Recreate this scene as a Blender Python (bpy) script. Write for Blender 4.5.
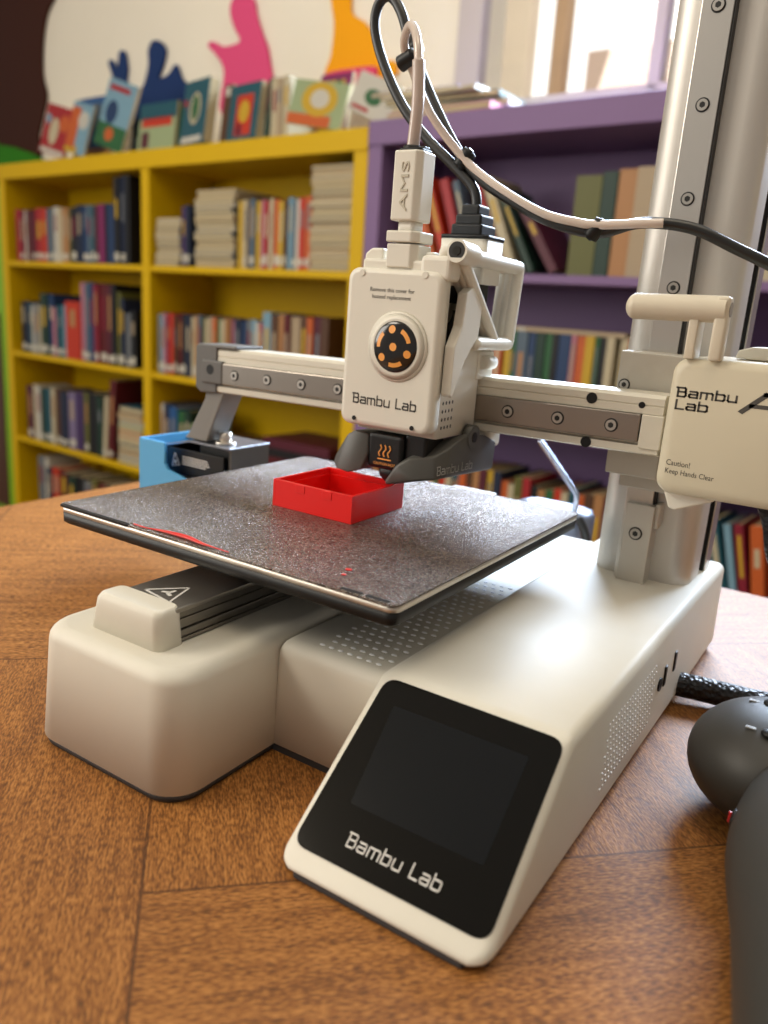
import bpy, bmesh, math, random
from mathutils import Vector, Matrix
random.seed(7)
PI = math.pi
for o in list(bpy.data.objects): bpy.data.objects.remove(o)
COL = bpy.context.scene.collection
SC = bpy.context.scene
H = 0.85                       # table top above the floor (m); printer coordinates below are mm on the table top

def V(x, y, z): return Vector((x*.001, y*.001, z*.001+H))

# ------------------------------------------------------------------ camera
cam_d = bpy.data.cameras.new('camera'); cam = bpy.data.objects.new('camera', cam_d); COL.objects.link(cam)
R = ((0.836234, -0.19876, 0.511085), (0.543379, 0.174838, -0.821079), (0.07384, 0.964327, 0.254208))
R = Matrix(R)
cam.matrix_world = Matrix.Translation(V(315.826, -224.032, 185.458)) @ R.to_4x4()
cam_d.sensor_fit = 'HORIZONTAL'; cam_d.sensor_width = 36; cam_d.lens = 806.95/768*36
cam_d.dof.use_dof = True; cam_d.dof.focus_distance = .345; cam_d.dof.aperture_fstop = 11.5
cam_d.clip_start = .01
SC.camera = cam

# ------------------------------------------------------------------ colour management, world, lights
SC.view_settings.view_transform = 'Standard'; SC.view_settings.look = 'None'
SC.view_settings.gamma = 1; SC.view_settings.use_curve_mapping = False
SC.view_settings.exposure = 0.32
def lin(c):
    if isinstance(c, str): c = [int(c[i:i+2], 16)/255 for i in (0, 2, 4)]
    return tuple(v/12.92 if v <= .04045 else ((v+.055)/1.055)**2.4 for v in c)
w = bpy.data.worlds.new('world'); SC.world = w; w.use_nodes = True
nt = w.node_tree; bg = nt.nodes['Background']
_tc = nt.nodes.new('ShaderNodeTexCoord'); _dp = nt.nodes.new('ShaderNodeVectorMath'); _dp.operation = 'DOT_PRODUCT'
_dp.inputs[1].default_value = (.0872, .9962, 0); nt.links.new(_tc.outputs['Generated'], _dp.inputs[0])
_mr = nt.nodes.new('ShaderNodeMapRange'); _mr.inputs[1].default_value = .5; _mr.inputs[2].default_value = .62; _mr.inputs[3].default_value = .29; _mr.inputs[4].default_value = 1.35
nt.links.new(_dp.outputs['Value'], _mr.inputs[0]); nt.links.new(_mr.outputs[0], bg.inputs[1])
_mc = nt.nodes.new('ShaderNodeMix'); _mc.data_type = 'RGBA'; _mc.inputs[6].default_value = (1, .95, .89, 1); _mc.inputs[7].default_value = (1, .98, .93, 1)
_m2 = nt.nodes.new('ShaderNodeMapRange'); _m2.inputs[1].default_value = .5; _m2.inputs[2].default_value = .62
nt.links.new(_dp.outputs['Value'], _m2.inputs[0]); nt.links.new(_m2.outputs[0], _mc.inputs[0]); nt.links.new(_mc.outputs[2], bg.inputs[0])

# room frame: u along the bookcases, d away from the camera, w up
th, ro = math.radians(-5), math.radians(.85)
u0 = Vector((math.cos(th), math.sin(th), 0)); n0 = Vector((-math.sin(th), math.cos(th), 0)); z0 = Vector((0, 0, 1))
U = math.cos(ro)*u0+math.sin(ro)*z0; W = math.cos(ro)*z0-math.sin(ro)*u0
RM = Matrix((U, n0, W)).transposed().to_4x4()
RM.translation = V(315.826, -224.032, 185.458) - W*.185
def RP(u, d, w): return RM @ Vector((u*.001, d*.001, w*.001))

def area(name, loc, target, sx, sy, power, col):
    l = bpy.data.lights.new(name, 'AREA'); l.shape = 'RECTANGLE'; l.size = sx; l.size_y = sy; l.energy = power; l.color = col
    o = bpy.data.objects.new(name, l); COL.objects.link(o); o.location = loc
    o.rotation_euler = (Vector(target)-Vector(loc)).to_track_quat('-Z', 'Y').to_euler()
    return o
area('window_daylight', RP(-450, 2030, 1110), RP(-450, 0, 1110), 1.5, .72, 118, (.66, .80, 1))
area('overhead_fill', (-1.7, -1.5, 2.95), V(150, 100, 80), 1.2, 1.2, 44, (1, .91, .78))  # unseen overhead fill, added as warm room light
area('front_left_fill', (-2.9, -1.6, 1.7), V(150, 100, 80), 1.6, 1.4, 44, (1, .95, .87))  # unseen soft fill, added to light the fronts from the left
area('shelf_fill', (.4, -.2, 3.0), RP(-2200, 1750, 0), 1.0, 1.0, 13, (1, .84, .62))  # unseen fill, added to brighten the bookcases and wall
area('outdoor_light', RP(-900, 2500, 2600), RP(-900, 4300, 1200), 1.5, 1.5, 42, (1, .93, .82))

# ------------------------------------------------------------------ materials
MATS = {}
def mat(name, color, rough=.5, metal=0., spec=.5, coat=0., emit=None, bump=None, mottle=None, alpha=None, trans=0.):
    if name in MATS: return MATS[name]
    m = bpy.data.materials.new(name); m.use_nodes = True; nt = m.node_tree; b = nt.nodes['Principled BSDF']
    c = lin(color)
    b.inputs['Base Color'].default_value = (*c, 1); b.inputs['Roughness'].default_value = rough
    b.inputs['Metallic'].default_value = metal; b.inputs['Specular IOR Level'].default_value = spec
    b.inputs['Coat Weight'].default_value = coat; b.inputs['Transmission Weight'].default_value = trans
    if emit: b.inputs['Emission Color'].default_value = (*lin(emit[0]), 1); b.inputs['Emission Strength'].default_value = emit[1]
    tc = nt.nodes.new('ShaderNodeTexCoord')
    if mottle:          # (scale, amount)
        n = nt.nodes.new('ShaderNodeTexNoise'); n.inputs['Scale'].default_value = mottle[0]; n.inputs['Detail'].default_value = 4
        nt.links.new(tc.outputs['Object'], n.inputs['Vector'])
        r = nt.nodes.new('ShaderNodeMapRange'); r.inputs[3].default_value = 1-mottle[1]; r.inputs[4].default_value = 1+mottle[1]
        nt.links.new(n.outputs['Fac'], r.inputs[0])
        mx = nt.nodes.new('ShaderNodeVectorMath'); mx.operation = 'SCALE'; mx.inputs[0].default_value = c
        nt.links.new(r.outputs[0], mx.inputs['Scale']); nt.links.new(mx.outputs[0], b.inputs['Base Color'])
    if bump:            # (scale, strength, distance)
        n = nt.nodes.new('ShaderNodeTexNoise'); n.inputs['Scale'].default_value = bump[0]; n.inputs['Detail'].default_value = 3
        nt.links.new(tc.outputs['Object'], n.inputs['Vector'])
        bp = nt.nodes.new('ShaderNodeBump'); bp.inputs['Strength'].default_value = bump[1]; bp.inputs['Distance'].default_value = bump[2]
        nt.links.new(n.outputs['Fac'], bp.inputs['Height']); nt.links.new(bp.outputs[0], b.inputs['Normal'])
    MATS[name] = m
    return m
M_white = mat('white_plastic', 'dcd7c9', .52, spec=.4, bump=(2500, .12, .0003), mottle=(60, .03))
M_white2 = mat('toolhead_white', 'ddd8ca', .4, spec=.5)
M_grey = mat('grey_plastic', '5e5c59', .5)
M_dark = mat('dark_grey_plastic', '4a4843', .45, mottle=(300, .06))
M_black = mat('black_plastic', '101010', .45, spec=.35)
M_foot = mat('base_foot_grey', '3a3a3c', .6)
M_glass = mat('black_glass', '0b0a09', .09, spec=.16)
M_disp = mat('display_black', '111316', .16, spec=.16)
M_steel = mat('brushed_steel', 'd3cdc4', .34, metal=1., bump=(900, .12, .0003))
M_alu = mat('anodised_aluminium', 'cfcac2', .5, metal=.8, bump=(3000, .08, .0002))
M_alu_w = mat('beam_white_aluminium', 'd6d0c0', .4, metal=.25)
M_edge = mat('bed_edge_aluminium', 'd8d2c8', .35, metal=.6)
M_screw = mat('screw_steel', 'bdb8b0', .4, metal=1.)
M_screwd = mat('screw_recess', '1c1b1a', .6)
M_ink = mat('dark_print', '4a4742', .6)
M_print = mat('light_print', 'd5d2cc', .5)
M_orange = mat('orange_print', 'f0a24c', .4)
M_redp = mat('red_filament', 'e8140f', .38, spec=.5, bump=(1500, .1, .0002))
M_red2 = mat('red_residue', 'd8261d', .35)
M_blue = mat('blue_filament', '58a8dc', .45)
M_rubber = mat('black_rubber', '181818', .38, spec=.6)
M_lid = mat('purge_lid_metal', '8c9099', .35, metal=.8)
M_tray = mat('wiper_metal', '53504c', .4, metal=.6)

def plate_mat():
    m = bpy.data.materials.new('textured_build_plate'); m.use_nodes = True; nt = m.node_tree; b = nt.nodes['Principled BSDF']
    tc = nt.nodes.new('ShaderNodeTexCoord')
    b.inputs['Metallic'].default_value = .92; b.inputs['Roughness'].default_value = .27
    n2 = nt.nodes.new('ShaderNodeTexNoise'); n2.inputs['Scale'].default_value = 18; n2.inputs['Detail'].default_value = 3
    cr = nt.nodes.new('ShaderNodeValToRGB'); cr.color_ramp.elements[0].position = .35; cr.color_ramp.elements[1].position = .7
    cr.color_ramp.elements[0].color = (*lin('6e645c'), 1); cr.color_ramp.elements[1].color = (*lin('8b8580'), 1)
    nt.links.new(tc.outputs['Object'], n2.inputs['Vector']); nt.links.new(n2.outputs['Fac'], cr.inputs[0]); 
    vo = nt.nodes.new('ShaderNodeTexVoronoi'); vo.inputs['Scale'].default_value = 1450; nt.links.new(tc.outputs['Object'], vo.inputs['Vector'])
    sx = nt.nodes.new('ShaderNodeSeparateColor'); nt.links.new(vo.outputs['Color'], sx.inputs[0])
    mr = nt.nodes.new('ShaderNodeMapRange'); mr.inputs[3].default_value = .4; mr.inputs[4].default_value = 1.9; nt.links.new(sx.outputs[0], mr.inputs[0])  # sparkle of the grain put into the base colour as random cell tone
    vm = nt.nodes.new('ShaderNodeVectorMath'); vm.operation = 'SCALE'; nt.links.new(cr.outputs[0], vm.inputs[0]); nt.links.new(mr.outputs[0], vm.inputs['Scale']); nt.links.new(vm.outputs[0], b.inputs['Base Color'])
    n = nt.nodes.new('ShaderNodeTexVoronoi'); n.inputs['Scale'].default_value = 1350
    n3 = nt.nodes.new('ShaderNodeTexNoise'); n3.inputs['Scale'].default_value = 1500; n3.inputs['Detail'].default_value = 2
    nt.links.new(tc.outputs['Object'], n.inputs['Vector']); nt.links.new(tc.outputs['Object'], n3.inputs['Vector'])
    ad = nt.nodes.new('ShaderNodeMath'); nt.links.new(n.outputs['Distance'], ad.inputs[0]); nt.links.new(n3.outputs['Fac'], ad.inputs[1])
    bp = nt.nodes.new('ShaderNodeBump'); bp.inputs['Strength'].default_value = 1; bp.inputs['Distance'].default_value = .00055
    nt.links.new(ad.outputs[0], bp.inputs['Height']); nt.links.new(bp.outputs[0], b.inputs['Normal'])
    return m
M_plate = plate_mat()

def wood_mat():
    """laminate printed with big parquet blocks laid at 45 degrees"""
    m = bpy.data.materials.new('parquet_laminate'); m.use_nodes = True; nt = m.node_tree; L = nt.links; b = nt.nodes['Principled BSDF']
    N = nt.nodes.new
    def math_(op, a, bb=None):
        n = N('ShaderNodeMath'); n.operation = op
        for i, x in enumerate((a, bb)):
            if x is None: continue
            if isinstance(x, (int, float)): n.inputs[i].default_value = x
            else: L.new(x, n.inputs[i])
        return n.outputs[0]
    tc = N('ShaderNodeTexCoord'); sp = N('ShaderNodeSeparateXYZ'); L.new(tc.outputs['Object'], sp.inputs[0])
    x, y = sp.outputs[0], sp.outputs[1]
    s = 1/math.sqrt(2)
    u = math_('MULTIPLY', math_('ADD', x, y), s); v = math_('MULTIPLY', math_('SUBTRACT', y, x), s)
    # rows of blocks are 173 mm wide in v; even rows have grain along v
    row = math_('DIVIDE', math_('ADD', v, .159), .173)
    rowi = math_('FLOOR', row)
    odd = math_('PINGPONG', rowi, 1)                       # 0 for even rows, 1 for odd rows
    isneg = math_('LESS_THAN', v, -.159)
    left = math_('LESS_THAN', u, .048)
    # grain along v when (even row 0) or (row below and left of the joint)
    row0 = math_('MULTIPLY', math_('GREATER_THAN', v, -.159), math_('LESS_THAN', v, .014))
    gv = math_('MAXIMUM', row0, math_('MULTIPLY', isneg, left))
    def grain(a, bb):
        cmb = N('ShaderNodeCombineXYZ'); L.new(math_('MULTIPLY', a, 26), cmb.inputs[0]); L.new(math_('MULTIPLY', bb, 200), cmb.inputs[1]); L.new(rowi, cmb.inputs[2])
        n = N('ShaderNodeTexNoise'); n.inputs['Scale'].default_value = 1.; n.inputs['Detail'].default_value = 5; n.inputs['Roughness'].default_value = .62; n.inputs['Distortion'].default_value = .6
        L.new(cmb.outputs[0], n.inputs['Vector']); 
        cm2 = N('ShaderNodeCombineXYZ'); L.new(math_('MULTIPLY', a, 330), cm2.inputs[0]); L.new(math_('MULTIPLY', bb, 1300), cm2.inputs[1])
        n2 = N('ShaderNodeTexNoise'); n2.inputs['Scale'].default_value = 1.; n2.inputs['Detail'].default_value = 2
        L.new(cm2.outputs[0], n2.inputs['Vector'])
        return math_('ADD', math_('MULTIPLY', n.outputs['Fac'], .34), math_('MULTIPLY', n2.outputs['Fac'], .66))
    gU = grain(u, v); gV = grain(v, u)
    mixn = N('ShaderNodeMix'); mixn.data_type = 'FLOAT'; L.new(gv, mixn.inputs[0]); L.new(gU, mixn.inputs[2]); L.new(gV, mixn.inputs[3])
    g = mixn.outputs[0]
    cr = N('ShaderNodeValToRGB'); L.new(g, cr.inputs[0]); e = cr.color_ramp.elements
    e[0].position = .39; e[0].color = (*lin('663f1c'), 1); e[1].position = .61; e[1].color = (*lin('b57c40'), 1)
    e2 = cr.color_ramp.elements.new(.5); e2.color = (*lin('925d2b'), 1)
    # thin joints
    def line(c, c0, wd=.0006): return math_('LESS_THAN', math_('ABSOLUTE', math_('SUBTRACT', c, c0)), wd)
    lines = math_('MULTIPLY', line(u, .048), math_('LESS_THAN', v, .014))
    lines = math_('MAXIMUM', lines, math_('MULTIPLY', line(v, -.159), math_('GREATER_THAN', u, .048)))
    lines = math_('MAXIMUM', lines, line(v, .0135)); lines = math_('MAXIMUM', lines, line(v, .188))
    lines = math_('MAXIMUM', lines, math_('MULTIPLY', line(u, -.0875), math_('GREATER_THAN', v, .188)))
    mx = N('ShaderNodeMix'); mx.data_type = 'RGBA'; L.new(math_('MULTIPLY', lines, .65), mx.inputs[0]); L.new(cr.outputs[0], mx.inputs[6]); mx.inputs[7].default_value = (*lin('3a1d0c'), 1)
    L.new(mx.outputs[2], b.inputs['Base Color'])
    b.inputs['Roughness'].default_value = .5; b.inputs['Specular IOR Level'].default_value = .38
    bp = N('ShaderNodeBump'); bp.inputs['Strength'].default_value = .5; bp.inputs['Distance'].default_value = .0006
    L.new(g, bp.inputs['Height']); L.new(bp.outputs[0], b.inputs['Normal'])
    return m
M_wood = wood_mat()

# ------------------------------------------------------------------ mesh helpers (all coordinates mm on the table frame)
class B:
    """collects shapes in mm, builds ONE mesh object"""
    def __init__(s): s.bm = bmesh.new()
    def _tag(s, before, mi):
        for f in s.bm.faces:
            if f not in before: f.material_index = mi
    def box(s, x0, x1, y0, y1, z0, z1, r=0, seg=3, mi=0):
        bm = bmesh.new(); bmesh.ops.create_cube(bm, size=1)
        bmesh.ops.scale(bm, vec=(x1-x0, y1-y0, z1-z0), verts=bm.verts)
        bmesh.ops.translate(bm, vec=((x0+x1)/2, (y0+y1)/2, (z0+z1)/2), verts=bm.verts)
        if r: bmesh.ops.bevel(bm, geom=bm.edges[:], offset=r, segments=seg, profile=.5, affect='EDGES')
        return s.merge(bm, mi)
    def merge(s, bm, mi=0, M=None):
        if M: bmesh.ops.transform(bm, matrix=M, verts=bm.verts)
        mp = {v: s.bm.verts.new(v.co) for v in bm.verts}
        for f in bm.faces:
            try: nf = s.bm.faces.new([mp[v] for v in f.verts]); nf.material_index = mi if mi else f.material_index; nf.smooth = f.smooth
            except ValueError: pass
        bm.free(); return s
    def cyl(s, a, b, r, r2=None, n=24, mi=0, cap=True):
        a, b = Vector(a), Vector(b); d = b-a
        bm = bmesh.new(); bmesh.ops.create_cone(bm, cap_ends=cap, segments=n, radius1=r, radius2=r if r2 is None else r2, depth=d.length)
        M = Matrix.Translation((a+b)/2) @ d.to_track_quat('Z', 'Y').to_matrix().to_4x4()
        for f in bm.faces: f.smooth = len(f.verts) == 4
        return s.merge(bm, mi, M)
    def sphere(s, c, r, sc=(1, 1, 1), mi=0, n=24, M=None):
        bm = bmesh.new(); bmesh.ops.create_uvsphere(bm, u_segments=n, v_segments=n//2, radius=r)
        for f in bm.faces: f.smooth = True
        return s.merge(bm, mi, Matrix.Translation(c) @ (M or Matrix()) @ Matrix.Diagonal((*sc, 1)))
    def prism(s, pts, axis, a, b, r=0, seg=3, mi=0, fn=None, cuts=(), post=None):
        """polygon given in the other two axes (cyclic order x,y,z without axis), swept from a to b"""
        def P(p, t):
            return {'x': (t, p[0], p[1]), 'y': (p[0], t, p[1]), 'z': (p[0], p[1], t)}[axis]
        bm = bmesh.new(); A = [bm.verts.new(P(p, a)) for p in pts]; Bv = [bm.verts.new(P(p, b)) for p in pts]
        bm.faces.new(A); bm.faces.new(Bv[::-1]); n = len(pts)
        for i in range(n): bm.faces.new((A[i], Bv[i], Bv[(i+1) % n], A[(i+1) % n]))
        bmesh.ops.recalc_face_normals(bm, faces=bm.faces)
        if fn:
            for v in bm.verts: v.co = Vector(fn(*v.co))
        if r:
            es = [e for e in bm.edges if e.calc_face_angle(0) > .35]
            bmesh.ops.bevel(bm, geom=es, offset=r, segments=seg, profile=.5, affect='EDGES', clamp_overlap=True)
        for c in cuts: bmesh.ops.bisect_plane(bm, geom=bm.verts[:]+bm.edges[:]+bm.faces[:], plane_co=(0, c, 0), plane_no=(0, 1, 0))
        if post:
            for v in bm.verts: v.co = Vector(post(*v.co))
        return s.merge(bm, mi)
    def hull(s, pts, r=0, seg=3, mi=0):
        bm = bmesh.new()
        for p in pts: bm.verts.new(p)
        res = bmesh.ops.convex_hull(bm, input=bm.verts[:])
        bad = [g for g in res['geom_interior'] if isinstance(g, bmesh.types.BMVert)] + [g for g in res['geom_unused'] if isinstance(g, bmesh.types.BMVert)]
        if bad: bmesh.ops.delete(bm, geom=list(set(bad)), context='VERTS')
        bmesh.ops.dissolve_limit(bm, angle_limit=.02, verts=bm.verts[:], edges=bm.edges[:])
        if r: bmesh.ops.bevel(bm, geom=[e for e in bm.edges if e.calc_face_angle(0) > .3], offset=r, segments=seg, profile=.5, affect='EDGES', clamp_overlap=True)
        return s.merge(bm, mi)
    def loft(s, secs, order='xyz', n=8, mi=0, smooth=True):
        """rounded-rectangle sections (a0,a1,b0,b1,r,c); order says which axes a,b,c are"""
        rings = []
        for (a0, a1, b0, b1, r, c) in secs:
            r = min(r, (a1-a0)/2-.001, (b1-b0)/2-.001); ring = []
            for (cx, cy, t0) in ((a1-r, b1-r, 0), (a0+r, b1-r, PI/2), (a0+r, b0+r, PI), (a1-r, b0+r, 3*PI/2)):
                for k in range(n+1):
                    t = t0+PI/2*k/n; d = {order[0]: cx+r*math.cos(t), order[1]: cy+r*math.sin(t), order[2]: c}
                    ring.append((d['x'], d['y'], d['z']))
            rings.append(ring)
        bm = bmesh.new(); vs = [[bm.verts.new(p) for p in ring] for ring in rings]; m = len(vs[0])
        for i in range(len(vs)-1):
            for k in range(m):
                f = bm.faces.new((vs[i][k], vs[i][(k+1) % m], vs[i+1][(k+1) % m], vs[i+1][k])); f.smooth = smooth
        bm.faces.new(vs[0][::-1]); bm.faces.new(vs[-1])
        bmesh.ops.recalc_face_normals(bm, faces=bm.faces)
        return s.merge(bm, mi)
    def tube(s, pts, r, n=10, mi=0, samples=10, cap=True):
        P = [Vector(p) for p in pts]
        if samples > 1:
            Q = []
            for i in range(len(P)-1):
                p0 = P[max(i-1, 0)]; p1 = P[i]; p2 = P[i+1]; p3 = P[min(i+2, len(P)-1)]
                for k in range(samples):
                    t = k/samples
                    Q.append(.5*((2*p1)+(-p0+p2)*t+(2*p0-5*p1+4*p2-p3)*t*t+(-p0+3*p1-3*p2+p3)*t**3))
            Q.append(P[-1]); P = Q
        bm = bmesh.new(); rings = []; up = None
        for i, p in enumerate(P):
            d = (P[min(i+1, len(P)-1)]-P[max(i-1, 0)]).normalized()
            if up is None: up = d.orthogonal().normalized()
            up = (up-d*up.dot(d)).normalized(); sd = d.cross(up)
            rr = r(i/(len(P)-1)) if callable(r) else r
            rings.append([bm.verts.new(p+rr*(math.cos(2*PI*k/n)*up+math.sin(2*PI*k/n)*sd)) for k in range(n)])
        for i in range(len(rings)-1):
            for k in range(n):
                f = bm.faces.new((rings[i][k], rings[i][(k+1) % n], rings[i+1][(k+1) % n], rings[i+1][k])); f.smooth = True
        if cap: bm.faces.new(rings[0][::-1]); bm.faces.new(rings[-1])
        return s.merge(bm, mi)
    def build(s, name, mats, parent=None, room=False, origin=None):
        if not isinstance(mats, (list, tuple)): mats = [mats]
        bm = s.bm
        if not room: bmesh.ops.transform(bm, matrix=Matrix.Translation((0, 0, H)) @ Matrix.Diagonal((.001, .001, .001, 1)), verts=bm.verts)
        else: bmesh.ops.transform(bm, matrix=Matrix.Diagonal((.001, .001, .001, 1)), verts=bm.verts)
        root = parent
        while root is not None and root.parent is not None: root = root.parent
        org = Vector(root['org']) if root is not None else (Vector(origin) if origin is not None else Vector((0, 0, 0)))
        bmesh.ops.translate(bm, vec=-org, verts=bm.verts)
        me = bpy.data.meshes.new(name); bm.to_mesh(me); bm.free()
        for m in mats: me.materials.append(m)
        try: me.shade_smooth_by_angle = None
        except Exception: pass
        o = bpy.data.objects.new(name, me); COL.objects.link(o)
        if parent is not None: o.parent = parent
        elif room: o.matrix_world = RM @ Matrix.Translation(org)
        else: o.location = org
        return o
def smooth(o, ang=.6):
    me = o.data
    for p in me.polygons: p.use_smooth = True
    bm = bmesh.new(); bm.from_mesh(me)
    for e in bm.edges: e.smooth = e.calc_face_angle(0) < ang
    bm.to_mesh(me); bm.free(); return o
def tag(o, label=None, cat=None, group=None, kind=None):
    if label: o['label'] = label
    if cat: o['category'] = cat
    if group: o['group'] = group
    if kind: o['kind'] = kind
    return o
def thing(name, label, cat, at=(0, 0, 0), group=None, room=False):
    o = bpy.data.objects.new(name, None); COL.objects.link(o); o.empty_display_size = .02
    if room:
        org = Vector(at)*.001; o.matrix_world = RM @ Matrix.Translation(org)
    else:
        org = V(*at); o.location = org
    o['org'] = tuple(org)
    return tag(o, label, cat, group)

# lettering ---------------------------------------------------------
GL = {'B': (6.0, [[(0, 0), (4.2, 0), (5, .8), (5, 2.4), (4.4, 3.2), (0, 3.2)], [(4.2, 3.2), (4.7, 3.9), (4.7, 5.3), (4, 6), (-.9, 6)], [(0, 0), (0, 6)]]),
      'a': (6.0, [[(.5, 4), (4.3, 4), (5, 3.4), (5, 0), (.7, 0), (0, .6), (0, 1.6), (.7, 2.1), (5, 2.1)]]),
      'm': (8.2, [[(0, 0), (0, 4), (6.4, 4), (7.2, 3.3), (7.2, 0)], [(3.6, 0), (3.6, 4)]]),
      'b': (6.0, [[(0, 6), (0, 0), (4.3, 0), (5, .6), (5, 3.4), (4.3, 4), (0, 4)]]),
      'u': (6.0, [[(0, 4), (0, .7), (.7, 0), (5, 0), (5, 4)]]),
      'L': (5.4, [[(0, 6), (0, 0), (4.6, 0)]]), ' ': (3.4, []),
      'A': (7.5, [[(0, 0), (4.4, 6), (6.2, 6), (6.6, 0)], [(1.9, 2), (6.4, 2)]])}
def logo(b, text, h, O, ax, ay, width=None, t=.95, depth=.15, mi=0, spacing=1.15):
    """squared letters drawn as thick strokes; O lower-left, ax/ay unit directions, h capital height"""
    O, ax, ay = Vector(O), Vector(ax).normalized(), Vector(ay).normalized(); nz = ax.cross(ay)
    tot = sum(GL[c][0]+spacing for c in text)-spacing-.9
    k = h/6; kx = width/tot if width else k
    x = 0
    for c in text:
        wd, strokes = GL[c]
        for st in strokes:
            for (p, q) in zip(st[:-1], st[1:]):
                p = Vector((p[0]+x, p[1])); q = Vector((q[0]+x, q[1])); d = (q-p).normalized()*t/2; n = Vector((-d.y, d.x))
                cs = [p-d-n, q+d-n, q+d+n, p-d+n]
                lo = [b.bm.verts.new(O+ax*(c_.x*kx)+ay*(c_.y*k)) for c_ in cs]; hi = [b.bm.verts.new(O+ax*(c_.x*kx)+ay*(c_.y*k)+nz*depth) for c_ in cs]
                fs = [b.bm.faces.new(hi)]
                for i in range(4): fs.append(b.bm.faces.new((lo[i], lo[(i+1) % 4], hi[(i+1) % 4], hi[i])))
                for f in fs: f.material_index = mi
        x += wd+spacing
def text(b, string, size, O, ax, ay, width=None, mi=0, depth=.1):
    cu = bpy.data.curves.new('t', 'FONT'); cu.body = string; cu.size = size; cu.extrude = depth/2; cu.resolution_u = 3
    o = bpy.data.objects.new('t', cu); COL.objects.link(o)
    dg = bpy.context.evaluated_depsgraph_get(); me = bpy.data.meshes.new_from_object(o.evaluated_get(dg))
    bm = bmesh.new(); bm.from_mesh(me); bpy.data.objects.remove(o); bpy.data.curves.remove(cu)
    xs = [v.co.x for v in bm.verts]; sx = width/(max(xs)-min(xs)) if width and xs else 1
    O, ax, ay = Vector(O), Vector(ax).normalized(), Vector(ay).normalized(); nz = ax.cross(ay)
    M = Matrix((ax*sx, ay, nz)).transposed().to_4x4(); M.translation = O+nz*depth/2
    b.merge(bm, mi, M); bpy.data.meshes.remove(me)

# ================================================================== LARGE STRUCTURE
def struct(o): o['kind'] = 'structure'; return o
FL = -850
M_wallp = mat('cream_wall', 'ebe3d2', .85, mottle=(3, .05), bump=(30, .2, .003))
M_floor = mat('floor_tile', '7d6a58', .5, mottle=(4, .1))
b = B(); b.box(-5200, 2400, -2600, 2060, FL-80, FL); struct(b.build('floor', M_floor, room=True))
b = B(); b.box(-5200, 4200, -2600, 2060, 2300, 2360); struct(b.build('ceiling', mat('ceiling_paint', 'cfc6b4', .9), room=True))
# back wall with the window opening
WX0, WX1, WZ0, WZ1 = -1330, 160, 735, 1750
OU = (-3100, -2400, -2262, -2190)
b = B()
b.box(-5200, WX0, 2060, 2180, FL, 2300); b.box(WX1, 4200, 2060, 2180, FL, 2300)
b.box(WX0, WX1, 2060, 2180, FL, WZ0); b.box(WX0, WX1, 2060, 2180, WZ1, 2300)
struct(b.build('wall_back', M_wallp, room=True))
M_frame = mat('white_window_frame', 'bcb2b0', .5)
M_pane = mat('window_glass', 'ffffff', .02, trans=1., spec=.5)
b = B()
for x0, x1 in ((WX0-70, WX0+8), (-842, -812), (-360, -330), (WX1-8, WX1+60)): b.box(x0, x1, 2046, 2090, WZ0-10, WZ1+10, 3)
b.box(WX0-70, WX1+60, 2046, 2090, WZ0-30, WZ0+9, 3); b.box(WX0-70, WX1+60, 2046, 2090, WZ1-9, WZ1+60, 3)
wf = b.build('window_1', M_frame, room=True); struct(wf)
for x0, x1 in ((WX0+8, -842), (-812, -360), (-330, WX1-8)):
    b = B(); b.box(x0-2, x1+2, 2074, 2078, WZ0+7, WZ1-7); g_ = b.build('window_glass', M_pane, room=True); mw = g_.matrix_world.copy(); g_.parent = wf; g_.matrix_parent_inverse = wf.matrix_world.inverted(); g_.matrix_world = mw
# outside the window: pale tan wall, pillar and post
M_out = mat('tan_outer_wall', 'cbb5a8', .9, mottle=(2, .12))
b = B(); b.box(-2105, 2500, 4300, 4400, -800, 1545); struct(b.build('wall_outside', M_out, room=True))
for nm, x0, x1, c, lb in (('outdoor_pillar', OU[0], OU[1], 'e6d8c4', 'pale pillar seen through the left part of the window'), ('outdoor_post', OU[2], OU[3], 'b89878', 'tan post seen through the window')):
    b = B(); b.box(x0, x1, 4180, 4280, -800, 2600, 10)
    o = b.build(nm, mat(nm+'_paint', c, .8, mottle=(5, .1)), room=True, origin=((x0+x1)*.0005, 4.23, -.8)); o['label'] = lb; o['category'] = 'pillar' if 'pillar' in nm else 'post'

# table -------------------------------------------------------------
tb = thing('table', 'large wooden table with parquet laminate top carrying the white 3D printer', 'table', (0, 0, -850))
b = B(); b.box(-281, 1150, -700, 388, -28, 0, 1.2, 2)
top = b.build('tabletop', M_wood, tb)
M_leg = mat('table_leg_wood', '6b4326', .5, mottle=(20, .1))
for x, y in ((-240, -650), (1100, -650), (-240, 345), (1100, 345)):
    b = B(); b.box(x-25, x+25, y-25, y+25, -850+18, -28, 3); b.build('leg', M_leg, tb)

# ================================================================== THE 3D PRINTER
pr = thing('desktop_printer', 'white desktop 3D printer with dark touchscreen and grey textured bed on the table', '3D printer', (110, 100, 0))
def screw(parent, c, ax, r=2.6):
    """socket screw: dark seat ring, steel head, dark hex"""
    c = Vector(c); d = {'-y': Vector((0, -1, 0)), '+x': Vector((1, 0, 0))}[ax]
    b = B(); b.cyl(c-d*.3, c+d*.15, r*1.28, n=24, mi=1); b.cyl(c-d*.2, c+d*.7, r, n=24, mi=0); b.cyl(c+d*.5, c+d*.75, r*.56, n=6, mi=1)
    return b.build('screw', [M_screw, M_screwd], parent)
def deck(z, ins):       # top fillets
    return [(z-ins+ins*math.sin(t), ins*(1-math.cos(t))) for t in [PI/2*k/6 for k in range(7)]]
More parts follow.
